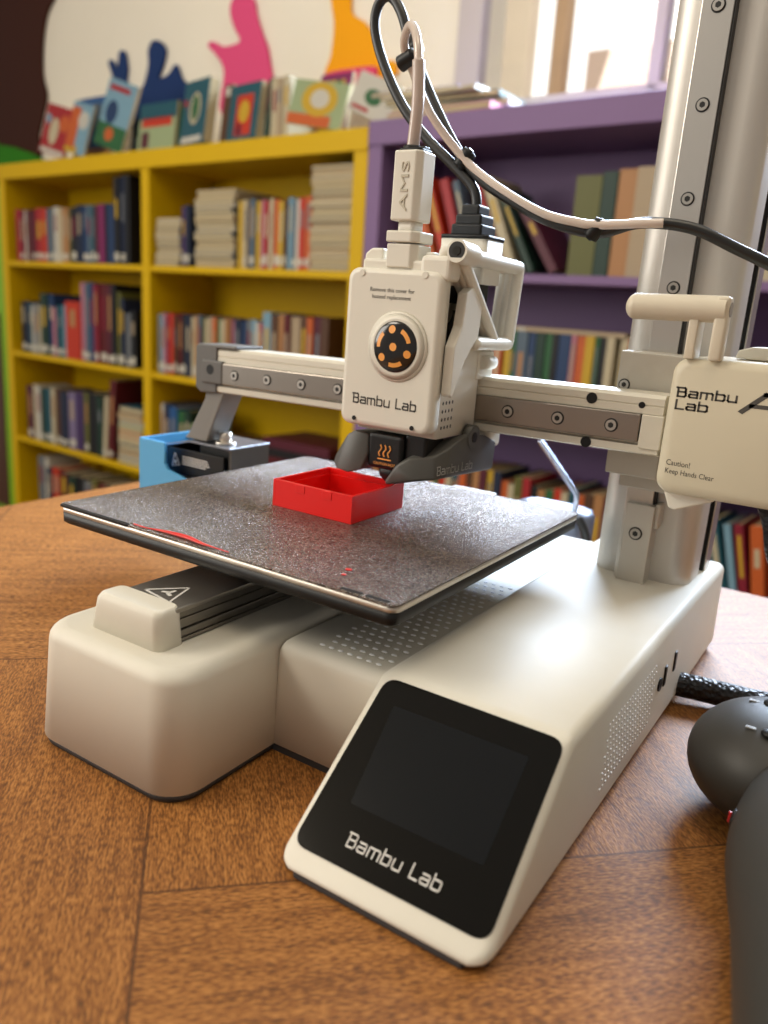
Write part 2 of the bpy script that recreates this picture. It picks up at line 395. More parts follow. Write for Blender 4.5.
# --- base
b = B()
X0, X1, Y0, Y1 = 40.5, 124.5, -45, 262
secs = [(X0, X1, Y0, Y1, 14, 3.4)]
for z, i in deck(51, 5.5):
    k = (z-2.5)/46*2.2; secs.append((X0+k+i, X1-k-i, Y0+k+i, Y1-k-i, max(14-i*.5, 6), z))
b.loft(secs); o = b.build('rail_housing', M_white, pr)
b = B(); b.loft([(42, 123, -43.5, 260.5, 12.5, 0), (40.8, 124.2, -44.7, 261.7, 13.7, 3.5)]); b.build('base_foot', M_foot, o)
b = B()
secs = [(122, 185, 10.7, 262, 3, 3.4)]
for z, i in deck(49, 6):
    k = (z-2.5)/46*1.6; secs.append((122+i*.8, 185, 10.7+k+i, 262-i, 4, z))
b.loft(secs); mid = b.build('middle_housing', M_white, pr)
b = B(); b.box(118, 183, 11.2, 260, 0, 3.5); b.build('base_foot', M_foot, mid)
M_lit_rim = mat('vent_lit_rim', 'ffffff', .3, spec=.6)  # pure white: light caught by the vent holes put into the colour
b = B()
for i in range(7):
    for j in range(30):
        x = 139+i*4.55+(2.2 if j % 2 else 0); y = 21+j*5.6
        if x > 169.5 or y > 140: continue
        b.sphere((x, y, 49.0), 1, (1.4, .95, .4), n=8)
tag(b.build('vent_perforation', M_lit_rim, mid), kind='stuff')
# --- screen unit
TZ = 52.5
b = B()
def round_nose(x, y, z):
    if y > -38.6: return (x, y, z)
    q = min((-38.6-y)/7.6, 1); return (210.5+(x-210.5)*(39.1-7*(1-math.sqrt(max(0, 1-q*q))))/39.1, y, z)
def taper(x, y, z):
    k = (z-2.5)/50
    return (x+(1.6*k if x < 200 else -1.2*k), y, z)
b.prism([(-46.5, 2.5), (12, TZ), (264, TZ), (264, 2.5)], 'x', 171.4, 249.6, r=4.2, seg=5, fn=taper,
        cuts=(-38.6, -39.6, -40.6, -41.6, -42.5, -43.3, -44, -44.6, -45.1, -45.5, -45.8), post=round_nose)
scr = smooth(b.build('screen_housing', M_white, pr))
b = B(); b.box(174, 247.2, -39, 262, 0, 3.2, 1); b.box(179, 242, -44, -38, 0, 3.2, 1); b.build('base_foot', M_foot, scr)
F0 = Vector((0, -46.5, 2.5)); fd = Vector((0, 58.5, 50)).normalized(); fn_ = Vector((0, -fd.z, fd.y))
def FP(x, s, h=0): return F0+Vector((x, 0, 0))+fd*s+fn_*h
def face_panel(b, corners, h0, h1, r, mi=0):
    """rounded quad on the sloped face; corners BL,BR,TR,TL in (x,s)"""
    pts = []; n = len(corners)
    for i in range(n):
        p = Vector(corners[i]); a = (Vector(corners[i-1])-p).normalized(); c = (Vector(corners[(i+1) % n])-p).normalized()
        for k in range(7):
            t = k/6; q = (p+a*r)*(1-t)**2+p*2*t*(1-t)+(p+c*r)*t*t; pts.append(q)
    lo = [b.bm.verts.new(FP(q.x, q.y, h0)) for q in pts]; hi = [b.bm.verts.new(FP(q.x, q.y, h1)) for q in pts]
    fs = [b.bm.faces.new(hi)]
    for i in range(len(pts)): fs.append(b.bm.faces.new((lo[i], lo[(i+1) % len(pts)], hi[(i+1) % len(pts)], hi[i])))
    for f in fs: f.material_index = mi
b = B(); face_panel(b, [(174.8, 9.6), (246.9, 9.6), (246.2, 75), (177.0, 75)], -.3, .35, 5.5)
ts = b.build('touchscreen', M_glass, pr)
b = B(); face_panel(b, [(187.3, 28.8), (237, 28.8), (237, 65.6), (184.8, 65.6)], .3, .4, .8)
b.build('display', M_disp, ts)
b = B(); logo(b, 'Bambu Lab', 4.3, FP(193.0, 16.3, .36), (1, 0, 0), fd, width=34.5, t=.85)
b.build('logo_lettering', M_print, ts)
# side vents and ports on the right flank
b = B()
for i in range(9):
    for j in range(19):
        z = 14+i*3.2; y = 50+j*3.6+(i % 2)*1.8+i*.4
        if (y < 64 and z < 20) : pass
        b.sphere((249.55-1.2*(z-2.5)/50, y, z), .9, (.4, 1, .62), n=8)
tag(b.build('vent_perforation', M_lit_rim, scr), kind='stuff')
b = B(); b.box(248.3, 249.7, 136, 139.5, 23, 33, .5, 2); b.box(248.3, 249.7, 154, 157.5, 24, 34, .5, 2)
b.build('button_slot', M_black, scr)
b = B(); b.cyl((248.2, 129, 27), (249.7, 129, 27), 3.2); b.build('port', M_black, scr)
# --- bed rail
b = B()
b.box(71, 98.5, -22, 262, 56, 64.2, .4); b.box(70.5, 99.5, -22, 262, 49, 56, .4)
b.box(99.2, 100.2, -22, 262, 52, 53, 0); b.box(98.2, 99.2, -22, 262, 59.5, 60.5, 0)
M_raild = mat('dark_rail_metal', '8d8983', .28, metal=.95)
rail = b.build('bed_rail', M_raild, pr)
M_cov = mat('rail_cover_metal', 'a5a19a', .3, metal=.9, mottle=(25, .25))
b = B(); b.box(69.5, 100.6, -22, 262, 64, 66, .5); b.build('rail_cover', M_cov, rail)
b = B()
tri = [(76.2, -15.5), (87.3, -2.2), (93.2, -18.5)]; c = Vector((sum(p[0] for p in tri)/3, sum(p[1] for p in tri)/3))
for i in range(3):
    p, q = Vector(tri[i]), Vector(tri[(i+1) % 3]); d = (q-p).normalized(); n = Vector((-d.y, d.x))*.45
    b.prism([(v.x, v.y) for v in (p-n, q-n, q+n, p+n)], 'z', 66, 66.12)
for (dx, dy, ang) in ((-1.6, .2, .4), (1.4, -.8, -.4), (.2, 2.2, 1.5)):
    d = Vector((math.cos(ang), math.sin(ang)))*1.6; n = Vector((-d.y, d.x))*.45; o_ = c+Vector((dx, dy))
    b.prism([tuple(o_-d-n), tuple(o_+d-n), tuple(o_+d+n), tuple(o_-d+n)], 'z', 66, 66.12)
b.build('warning_triangle', M_print, rail)
b = B(); b.loft([(60, 101.5, -31, -17, 4, 48.3), (63.5, 101, -31.2, -18, 4, 61), (64, 100.8, -30.9, -18, 4, 64), (65, 100.2, -30, -18.3, 4, 65.8), (66.5, 99, -28.6, -18.8, 3, 66.5)])
b.build('rail_end_cap', M_white, pr)
b = B(); b.box(58, 126, 52, 132, 66.2, 75.2, 2); b.build('bed_carriage', M_black, pr)
# --- bed
b = B(); b.loft([(1.5, 182.5, 1.5, 182.5, 4, 75), (.4, 183.6, .4, 183.6, 4, 76), (.4, 183.6, .4, 183.6, 4, 80.6)]); bed = b.build('heated_bed', M_black, pr)
b = B(); b.loft([(.3, 183.7, .3, 183.7, 4, 80.6), (.3, 183.7, .3, 183.7, 4, 82.7)]); b.build('bed_edge', M_edge, bed)
b = B()
b.loft([(0, 184, 0, 184, 3.5, 83.0), (0, 184, 0, 184, 3.5, 83.9)], smooth=False)
pl = b.build('build_plate', [M_plate], pr)
for q in ((2, 47, -.15, 1.5), (159.5, 168.5, 1.3, 3.0), (170.5, 180, 1.3, 3.0)):
    b = B(); b.box(q[0], q[1], q[2]-.25, q[3], 82.9, 84.08, .1, 1); b.build('plate_notch', M_black, pl)
# --- column
b = B(); b.loft([(190, 240.5, 197, 236, 11, 51), (190, 240.5, 197, 236, 11, 352)]); colm = smooth(b.build('column', M_alu, pr))
b = B(); b.box(191.5, 241, 236, 250, 51, 352, 1); b.box(241, 241.8, 236, 250, 51, 352, .2, mi=1); b.build('column_back_cover', [M_black, M_steel], colm)
b = B(); b.box(204.6, 218.7, 191, 197.4, 52, 352, .35, 2); b.build('column_rail', M_steel, pr)
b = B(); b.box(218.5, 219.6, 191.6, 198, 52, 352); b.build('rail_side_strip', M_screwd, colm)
cr_ = [o for o in pr.children if o.name.startswith('column_rail')][0]
for z in (322.7, 282, 241.5, 201.1): screw(cr_, (212, 190.9, z), '-y', 2.5)
b = B(); b.prism([(206.9, 52), (221.3, 52), (221.3, 94), (206.9, 94)], 'y', 186.5, 197.3, r=.5); b.box(221, 223.6, 189, 197.3, 82, 95, .8); 
cl = b.build('rail_clamp', mat('clamp_aluminium', 'c9c3b8', .45, metal=.5), pr); screw(cl, (213.7, 186.4, 78.5), '-y', 2.7)
# --- carriage on the column
b = B(); b.box(197, 244, 172, 191, 151, 170.3, .8); b.box(198.5, 224, 168, 191, 111, 127, .8); b.box(204, 238, 176, 192, 104, 160, .5)
ca = b.build('gantry_carriage', mat('carriage_grey', 'bcb6aa', .45, metal=.25), pr); screw(ca, (200.8, 171.9, 154.2), '-y', 2.2)
# --- horizontal beam (it sags a hair to the left)
def sag(b_):
    for v in b_.bm.verts: v.co.z -= .0157*(227-v.co.x)
prof = [(150, 125.5), (148.4, 126.3), (148.4, 129.6), (150.6, 130.2), (150.6, 143.6), (148.4, 144.2), (148.4, 147.6), (148.9, 148), (148.4, 148.4), (148.4, 151.4), (150, 153), (170, 153), (170, 125.5)]
b = B(); b.prism(prof, 'x', -46, 227); sag(b); beam = b.build('horizontal_beam', M_alu_w, pr)
b = B(); b.box(-57, 217.6, 146.6, 151, 131.2, 144.0, .5, 2); sag(b); xr = b.build('beam_rail', mat('beam_rail_steel', '9d958c', .3, metal=1., bump=(900, .1, .0003)), pr)
for k in range(10):
    x = -30+26.1*k
    if 76 < x < 145: continue
    screw(xr, (x, 146.5, 137.5-.0157*(227-x)), '-y', 2.5)
b = B(); b.cyl((193.5, 148.6, 148.6), (193.5, 148.2, 148.6), 2.6); b.cyl((193.5, 148.6, 127.8), (193.5, 148.2, 127.8), 2.6); b.cyl((217, 148.7, 148), (217, 148.2, 148), 1.5)
sag(b); b.build('beam_hole', M_black, beam)
b = B(); b.box(218, 228, 147.2, 151, 128.5, 144, .5); sag(b); b.build('beam_end_block', M_alu_w, beam)
# end cap with its leg
b = B(); b.prism([(-64, 123), (-64, 148.5), (-62, 150.3), (-30, 151), (-30, 148.8), (-46, 148.4), (-46, 121), (-60, 120)], 'y', 147.5, 172, r=.8, seg=2)
b.box(-57.5, -40, 146, 152, 126.5, 141, 1)
ec = b.build('beam_end_cap', M_grey, pr)
b = B(); b.cyl((-50, 147, 135.2), (-50, 145.9, 135.2), 3.1); b.build('end_cap_hole', M_black, ec)
b = B(); b.prism([(-57, 122), (-41, 122), (-43, 117.5), (-56, 88), (-76, 88), (-72, 92), (-58, 116)], 'y', 150, 168, r=.8, seg=2); b.build('end_cap_leg', mat('mid_grey_plastic', '7c7a75', .5), ec)
# --- purge wiper under the end cap
b = B()
b.box(-35.8, -34, 150, 186, 60, 86, 0); b.box(-94, -35, 184, 186, 60, 84); b.box(-94, -92.5, 150, 186, 60, 80); b.box(-94, -35, 150, 186, 60, 61.5)
pw = b.build('purge_wiper', M_tray, pr)
b = B(); b.prism([(-94, 81), (-70, 87), (-34, 87), (-34, 85.6), (-70, 85.6), (-94, 79.5)], 'y', 148.5, 187, r=.3, seg=1); b.build('wiper_lid', M_lid, pw)
b = B(); b.box(-66, -37, 154, 180, 66, 84, 1); b.box(-94, -40, 149.4, 152, 62.5, 80, .3); b.build('wiper_mechanism', M_black, pw)
b = B()
tr = [(-86.5, 67.5), (-79.5, 69), (-84, 76.5)]
for i in range(3):
    p, q = Vector(tr[i]), Vector(tr[(i+1) % 3]); d = (q-p).normalized(); n = Vector((-d.y, d.x))*.35
    b.prism([(v.x, v.y) for v in (p-n, q-n, q+n, p+n)], 'y', 149.2, 149.4)
b.cyl((-83.5, 149.4, 70.5), (-83.5, 149.2, 70.5), 1.4, n=10)
for z in (75, 73.4, 71.8, 70.2): b.box(-77, -56+(z % 2)*2, 149.2, 149.4, z-.35, z+.35)
b.build('warning_sticker', M_print, pw)
b = B(); b.cyl((-49, 160, 87), (-49, 160, 94.5), 4.2); b.cyl((-49, 160, 87), (-49, 160, 88.5), 7); b.build('wiper_screw', M_steel, pw)

# --- motor cover at the right end of the beam
b = B()
b.loft([(236, 310, 117.5, 168, 5, 129.6), (233.3, 313, 114.8, 170.7, 6.5, 130.6), (232.3, 314, 113.8, 171.7, 7, 132), (232.3, 314, 113.8, 171.7, 7, 184)], order='xzy')
for v in b.bm.verts: v.co.z += .012*(v.co.x-255)
mc = smooth(b.build('motor_cover', mat('motor_cover_white', 'c9c0a8', .45, mottle=(40, .02)), pr), .9)
b = B(); b.prism([(233.5, 118), (238.3, 106.2), (241, 105.6), (256, 112), (262, 118)], 'y', 136, 172, r=.8); b.build('cover_foot', M_white, mc)
b = B(); tl = .012
logo(b, 'Bambu', 3.6, (236.0, 129.65, 155.4), (1, 0, tl), (0, 0, 1), width=23.2, t=1.25)
logo(b, 'Lab', 3.6, (236.0, 129.65, 150.2), (1, 0, tl), (0, 0, 1), width=12.6, t=1.25)
logo(b, 'A', 7.4, (262, 129.65, 152.4), (1, 0, tl), (0, 0, 1), width=12.0, t=1.3)
b.build('logo_lettering', M_ink, mc); b = B()
text(b, 'Caution!', 3.4, (235.8, 129.62, 126.2), (1, 0, -.02), (0, 0, 1), width=9.8)
text(b, 'Keep Hands Clear', 3.2, (235.8, 129.62, 122.6), (1, 0, -.02), (0, 0, 1), width=20)
b.build('warning_lettering', M_ink, mc)
b = B(); b.tube([(213, 131, 190.6), (249.5, 131, 191.6)], 5.4, n=28, samples=1); b.sphere((213, 131, 190.6), 5.4, (.8, 1, 1))
b.box(236.0, 239.9, 128, 140, 171, 189, .6); b.box(245.6, 250.8, 127, 134.5, 171, 196.6, 1.2)
hd = smooth(b.build('cover_handle', mat('handle_white', 'cfc5b0', .42), mc), .9)
b = B(); b.cyl((249.4, 130.8, 191.6), (251.0, 130.8, 191.6), 3.0, n=28); b.build('handle_bore', mat('bore_grey', '8d8578', .6), mc)
b = B(); b.prism([(252, 172.2), (252.8, 175.6), (258, 177.4), (285, 178.5), (285, 172.2)], 'y', 152, 168, r=.5); b.build('cover_tab', M_white2, mc)

# --- toolhead
CX = 111
b = B()
b.loft([(83.8, 135.8, 125.2, 199.2, 5.5, 107), (83.8, 135.8, 125.2, 199.2, 5.5, 102.6), (84.2, 135.4, 125.6, 198.8, 5.2, 101.2), (85.2, 134.4, 126.6, 197.8, 4.6, 100.3), (86.6, 133, 128, 196.8, 3.8, 100)], order='xzy')
fc = b.build('front_cover', M_white2, pr)
b = B()
cc = (114.6, 0, 164.6)
for (r1, r2, ya, yb) in ((16.5, 15.2, 100.1, 98.9), (15.2, 12.6, 98.9, 97.9)): b.cyl((cc[0], ya, cc[2]), (cc[0], yb, cc[2]), r1, r2, n=48)
b.build('emblem_rim', M_white2, fc)
b = B(); b.sphere((cc[0], 97.9, cc[2]), 11.7, (1, .16, 1), n=48); b.build('emblem_disc', mat('emblem_black', '1b1613', .12, spec=.6), fc)
b = B()
def dome(x, z): rr = min((x*x+z*z)/11.7**2, 1); return 97.9-11.7*.16*math.sqrt(1-rr)-.12
def disc(x, z, r):
    vs = [b.bm.verts.new((cc[0]+x+r*math.cos(t), dome(x+r*math.cos(t), z+r*math.sin(t)), cc[2]+z+r*math.sin(t))) for t in [2*PI*k/20 for k in range(20)]]; b.bm.faces.new(vs)
disc(0, 0, 1.9)
for k in range(3):
    a = math.radians(100-120*k); disc(8*math.cos(a), 8*math.sin(a), 1.85)
    a0 = math.radians(160-120*k-24); n = 14; q = []
    for j in range(n+1):
        t = a0+math.radians(48)*j/n
        q.append([b.bm.verts.new((cc[0]+r*math.cos(t), dome(r*math.cos(t), r*math.sin(t)), cc[2]+r*math.sin(t))) for r in (7.3, 9.3)])
    for j in range(n): b.bm.faces.new((q[j][0], q[j][1], q[j+1][1], q[j+1][0]))
b.build('emblem_pattern', M_orange, fc)
b = B()
logo(b, 'Bambu Lab', 4.3, (91.8, 99.98, 136.3), (1, 0, -.004), (0, 0, 1), width=35.2, t=1.0)
b.build('logo_lettering', M_ink, fc); b = B()
text(b, 'Remove this cover for', 2.7, (97.2, 99.98, 188.8), (1, 0, 0), (0, 0, 1), width=24)
text(b, 'hotend replacement', 2.7, (98.6, 99.98, 185.7), (1, 0, 0), (0, 0, 1), width=21)
b.build('instruction_lettering', M_ink, fc)
for x, z, r_, m_ in ((92.3, 196.8, 1.5, M_white2), (126.3, 197.2, 1.5, M_white2), (92.8, 128.6, 1.1, M_black), (125.8, 128.2, 1.1, M_black)):
    b = B(); b.cyl((x, 101, z), (x, 99.6, z), r_, n=16); b.build('cover_screw', m_, fc)
b = B()
b.loft([(90, 135.2, 106.5, 147, 2, 123.5), (90, 135.2, 106.5, 147, 2, 166), (91, 134.4, 107.5, 146, 1.5, 167)])
b.box(92, 125, 128, 150, 165, 197, 1.5); b.box(90, 131, 103, 120, 193, 203.5, 1.2); b.box(122, 138, 101.5, 112, 195, 206, 2.2)
body = b.build('toolhead_body', M_white2, pr)
b = B(); b.box(91, 131.5, 107, 129, 166, 194, 1); b.box(118, 129, 122, 160, 168, 201, 1); b.build('extruder_core', M_black, body)
b = B(); b.cyl((131.4, 113, 181.5), (132.2, 113, 181.5), 4.5); b.box(131, 132.2, 108, 129, 183, 186, .3); b.build('extruder_gear_cover', M_steel, body)
b = B()
for i in range(4):
    for j in range(4): b.sphere((135.2, 111.3+3.1*i, 128.5+3.9*j+.1*i), 1, (.12, .75, .95), n=8)
b.build('toolhead_vent', M_screwd, body)
b = B(); b.prism([(113.5, 190.8), (119, 193.6), (127, 193.2), (130, 190), (130.4, 186), (129.2, 172), (117, 160), (108, 143.5), (105.8, 145), (106, 167), (111.5, 176)], 'x', 136.2, 141.2, r=.6, seg=2)
b.build('latch_lever', M_white2, pr)
# side frame (upright lattice) and its round boss
b = B()
def bar(p, q, r=3.3):
    b.tube([p, q], r, n=14, samples=1); b.sphere(p, r, n=14); b.sphere(q, r, n=14)
for xx in (132, 136, 139.3):
    bar((xx, 107, 207.4), (xx, 170, 205.6)); bar((xx, 170, 205.6), (xx, 166.5, 168)); bar((xx, 166.5, 168), (xx, 130, 168.2)); bar((xx, 112, 203), (xx, 148.5, 171), 2.8)
b.cyl((140.2, 101.5, 208.2), (140.2, 116, 207.2), 5.0, n=32)
lf = smooth(b.build('cable_frame', M_white2, pr), 1.0)
b = B(); b.cyl((140.2, 101.6, 208.2), (140.2, 101.3, 208.2), 3.9, n=28); b.build('frame_screw_recess', M_screwd, lf)
b = B(); b.cyl((140.2, 101.4, 208.2), (140.2, 101.0, 208.2), 2.1, n=6); b.build('frame_screw', mat('black_oxide', '35332f', .35, metal=.7), lf)
# roller bracket on the beam
b = B(); b.box(130, 136, 142, 160, 150, 164, 1); b.tube([(136.5, 145, 158.6), (136.5, 157, 158.4)], 3.4, n=16, samples=1)
b.build('roller_bracket', M_white2, pr)
# filament hub on top
b = B()
b.prism([(104.3, 101.5), (115.6, 101.5), (118, 104), (118, 115), (104.3, 115)], 'z', 220.3, 250, r=.9, seg=3)
b.loft([(107, 116, 103.5, 113, 2, 213), (107, 116, 103.5, 113, 2, 221)])
b.prism([(103.2, 101), (116.5, 101), (119.6, 104), (119.6, 116), (103.2, 116)], 'z', 211.0, 216, r=.7)
b.prism([(103.7, 101.6), (116.2, 101.6), (119.1, 104.4), (119.1, 116), (103.7, 116)], 'z', 200, 210.4, r=.6)
b.box(122, 126.5, 106, 118, 200, 207.5, .8); b.prism([(88.5, 200), (89, 206), (92.5, 208.5), (99, 208.5), (99.5, 200)], 'y', 106, 116, r=1)
hub = b.build('filament_hub', M_white2, pr)
b = B(); text(b, 'AMS', 5.6, (112.6, 101.48, 224.2), (0, 0, 1), (-1, 0, 0), width=21, depth=.35); b.build('hub_lettering', mat('embossed_white', 'bdb6a2', .5), hub)
b = B(); b.loft([(105.2, 117, 103, 114, 2, 249.8), (105.2, 117, 103, 114, 2, 251)]); b.cyl((109, 109, 250), (109, 109, 252.6), 4.2); b.box(113, 116, 108, 113, 250, 252.5, .5); b.build('hub_collar', M_black, hub)
# cable plug
b = B(); b.loft([(110.5, 136, 138, 158, 2.5, 196), (110.5, 136, 138, 158, 2.5, 216.6)]); plug = b.build('cable_plug', M_white2, pr)
b = B(); b.loft([(110.5, 136.3, 137.8, 158.2, 2, 216.6), (110.5, 136.3, 137.8, 158.2, 2, 218.4)]); b.box(115, 131.5, 140, 156, 218, 223.5, 1); b.box(116.4, 130.4, 141, 155, 223, 228, 1); b.box(118.6, 128.2, 142, 154, 227.5, 232.5, 1)
b.build('strain_relief', M_black, plug)
# nozzle shroud, two lobes
def lobe(s):
    X = lambda x: CX+s*(x-CX)
    b = B()
    b.hull([(X(x), y, z) for x, y, z in [
        (111.5, 101.5, 99.2), (113.5, 100.6, 98.6), (118, 100.2, 108.5), (128, 101, 103), (137, 106, 104.4), (139.5, 112, 105),
        (139.5, 165, 102.5), (139.5, 166, 117), (139.5, 152, 122), (139, 134, 124.6), (138.5, 117, 119), (135, 108, 115), (124, 103, 113), (126, 160, 104), (126, 160, 120), (126, 118, 120), (116, 112, 99), (118, 112, 112)]], r=1.6, seg=4)
    return smooth(b.build('nozzle_shroud', M_dark, pr), .9)
b = B()
def lobes():
    R_ = lobe(1)
    b = B(); b.hull([(x, y, z) for x, y, z in [(86.5, 104, 119), (91, 104, 122), (99.5, 104, 121), (100.5, 103, 112), (98.5, 100.5, 103.5), (91, 99.5, 101), (83, 101, 101.5), (78.5, 105, 103.5), (79, 105.5, 107), (79, 130, 105), (86, 135, 120), (97, 130, 120), (97, 120, 103)]], r=2.2, seg=4)
    L_ = smooth(b.build('nozzle_shroud', M_dark, pr), .9)
    return R_, L_
shr, shl = lobes()
b = B(); b.cyl((136, 138, 122.2), (140.2, 138, 122.2), 6, n=28); b.cyl((140, 138, 122.2), (140.5, 138, 122.2), 2.6, n=24, mi=1); b.build('shroud_pivot', [M_dark, M_black], shr)
b = B(); logo(b, 'Bambu Lab', 4.0, (139.62, 103.5, 107.4), (0, 1, -.03), (0, 0, 1), width=36, t=.75); b.build('logo_lettering', mat('pale_grey_print', '9a978f', .5), shr)
b = B(); b.box(126, 139, 158, 172, 114, 127, 2); b.build('fan_duct', M_white2, shr)
# hotend
b = B(); b.box(99.5, 119.5, 103.5, 122, 105, 122.5, 2, 4); b.box(119, 131, 106, 124, 108, 124, 1.5); ho = b.build('hotend', M_black, pr)
b = B(); b.loft([(104.5, 116.5, 104.5, 116.5, 4, 106), (104.8, 116.2, 104.8, 116.2, 4, 101.5), (107, 114, 107, 114, 3.2, 98.6), (109.4, 111.6, 109.4, 111.6, 1, 97.4)]); b.build('nozzle_sock', M_black, ho)
b = B()
for i in range(3):
    b.tube([(107.2+i*2.6, 103.35, 111.5), (106.5+i*2.6, 103.35, 113.2), (107.9+i*2.6, 103.35, 115.4), (107.2+i*2.6, 103.35, 117.2)], .38, n=6, samples=5)
b.box(106, 113.6, 103.2, 103.6, 109.9, 110.5)
text(b, 'CAUTION HOT', 1.9, (103.6, 103.5, 107.2), (1, 0, 0), (0, 0, 1), width=12.4)
b.build('heat_warning', M_orange, ho)

# --- loose cable and filament tube running back over the column
b = B(); b.tube([(123.5, 149, 231), (121, 149, 240), (110, 149, 250), (92, 149, 264), (76, 149, 280), (63, 149, 300), (56.5, 149, 316), (57.5, 149, 326.5), (64, 149, 330), (71.5, 149, 322), (79, 149, 306), (93, 149, 282), (108, 149, 260.5), (123, 149, 245.5), (140, 149, 235.8), (162, 149, 226), (184.7, 150, 221.6), (203, 152, 226.2), (224, 156, 225), (243, 162, 217.5), (262, 172, 209), (278, 192, 198), (280, 220, 184), (264, 243, 172), (241, 246, 168)], 2.5, n=14)
cb = b.build('toolhead_cable', M_rubber, pr)
M_ptfe = mat('translucent_filament_tube', 'cdbdb0', .18, spec=.7, coat=.3)
b = B(); b.tube([(109, 109, 251), (109.5, 109.5, 270), (107, 111, 290), (102, 115, 301), (95.5, 120, 305.5), (89.5, 126, 300), (92, 131, 290), (100, 138, 272), (115, 146.5, 254), (133, 148, 241.5), (158, 147.5, 229.5), (176, 147, 225.5), (186, 147, 224.6), (204, 147, 225.4), (214, 149, 226)], 2.0, n=12)
ft = b.build('filament_tube', M_ptfe, pr)
b = B(); b.tube([(109, 109, 251), (109.5, 109.5, 270), (107.3, 111, 288)], 2.9, n=12); b.build('tube_sleeve', mat('clear_sleeve', 'b9a79c', .2, spec=.7), ft)
for c, a in (((184.5, 149, 222.8), (.6, 0, .8)), ((114.5, 148.5, 254), (.6, 0, .75)), ((80, 149, 305), (.9, 0, .4)), ((90.5, 128, 294), (.9, 0, .4))):
    c = Vector(c); a = Vector(a).normalized()
    b = B(); b.tube([c-a*5.2, c-a*3, c+a*3, c+a*5.2], lambda t: 3.7 if .15 < t < .8 else 1.5, n=10, samples=3); b.build('cable_tie', M_black, cb)

# ================================================================== THINGS ON AND AROUND THE PRINTER
# red printed tray
b = B()
x0, x1, y0, y1, z0_, z1_ = 66.6, 113.6, 72.5, 117.8, 84, 97.2
b.box(x0, x1, y0, y1, z0_, z0_+1.4)
for (a0, a1, c0, c1) in ((x0, x1, y0, y0+1.5), (x0, x1, y1-1.5, y1), (x0, x0+1.5, y0+1.5, y1-1.5), (x1-1.5, x1, y0+1.5, y1-1.5)): b.box(a0, a1, c0, c1, z0_+1.4, z1_)
for (a0, a1, c0, c1) in ((x0+1.5, x1-1.5, y0+1.5, y0+2.6), (x0+1.5, x1-1.5, y1-2.6, y1-1.5), (x0+1.5, x0+2.6, y0+2.6, y1-2.6), (x1-2.6, x1-1.5, y0+2.6, y1-2.6)): b.box(a0, a1, c0, c1, z0_+1.4, z1_-3)
for xx in (83.2, 99.2): b.box(xx-2.8, xx+2.8, y0-.3, y0+.2, z1_-4.2, z1_-.1, .15, 1)
ry = b.build('printed_tray', M_redp, None, origin=V(90, 95, 84)); tag(ry, 'shallow red open tray just printed on the textured grey bed', 'tray')
# red residue strip at the front edge
b = B(); b.tube([(49, 2.0, 84.4), (57, 1.6, 84.5), (66, 3.6, 84.7)], .45, n=6, samples=4)
b.tube([(60, 2.5, 84.5), (70, 3.6, 84.8), (80, 3.8, 85.0), (90, 2.2, 85), (104, 2.2, 84.6)], lambda t: .4+1.0*math.sin(PI*min(t*1.15, 1)), n=8, samples=6)
for v in b.bm.verts: v.co.z = 84.0+max(0, (v.co.z-84.0))*.55
rr = b.build('filament_scrap', M_red2, None, origin=V(75, 2, 84)); tag(rr, 'thin red plastic scrap stuck along the front edge of the bed', 'plastic scrap')
b = B(); b.sphere((150, 20, 84.1), 1.6, (1, .8, .2), n=10); b.sphere((152, 14, 84.1), 1.1, (1, .8, .2), n=10)
tag(b.build('filament_speck', M_red2, None, origin=V(151, 17, 84)), 'small red plastic speck near the right front corner of the bed', 'plastic scrap')
# pale blue printed waste bin
b = B()
bx0, bx1, by0, by1 = -108, -20, 140, 190
b.prism([(bx0, 44), (bx0, 84.2), (-84, 84.2), (-84, 70), (-81, 66.5), (-60, 62), (bx1, 60), (bx1, 44)], 'y', by0, by0+2)
b.box(bx0, bx0+2, by0+2, by1, 44, 84.2); b.box(bx0, bx1, by1-2, by1, 44, 58); b.box(bx0, -84, by1-2, by1, 58, 84.2); b.box(bx1-2, bx1, by0+2, by1-2, 44, 58); b.box(bx0+2, bx1-2, by0+2, by1-2, 44, 46)
tag(b.build('waste_bin', M_blue, None, origin=V(-64, 165, 0)), 'light blue plastic bin behind the bed under the grey wiper', 'bin')
# wire stand behind the bed
ws = thing('wire_stand', 'slim bent metal rod on a rounded metal foot behind the bed corner', 'stand', (125, 312, 0))
b = B(); b.loft([(96, 152, 296, 328, 12, 0), (96, 152, 296, 328, 12, 49), (98, 150, 298, 326, 11, 53), (104, 144, 303, 321, 8, 55)]); b.build('foot', mat('dull_metal', '7c8496', .4, metal=.8), ws)
b = B(); b.tube([(109.6, 305, 98.5), (120, 305, 88), (138, 305, 69), (141, 305, 64), (141, 305, 54)], 2.1, n=12); b.build('rod', mat('bright_metal', 'b9c4dc', .2, metal=1), ws)
b = B(); b.tube([(150, 289, 54), (156, 288, 44), (158, 288, 30), (158, 288, 10)], 3, n=10); b.build('cable', M_rubber, ws)
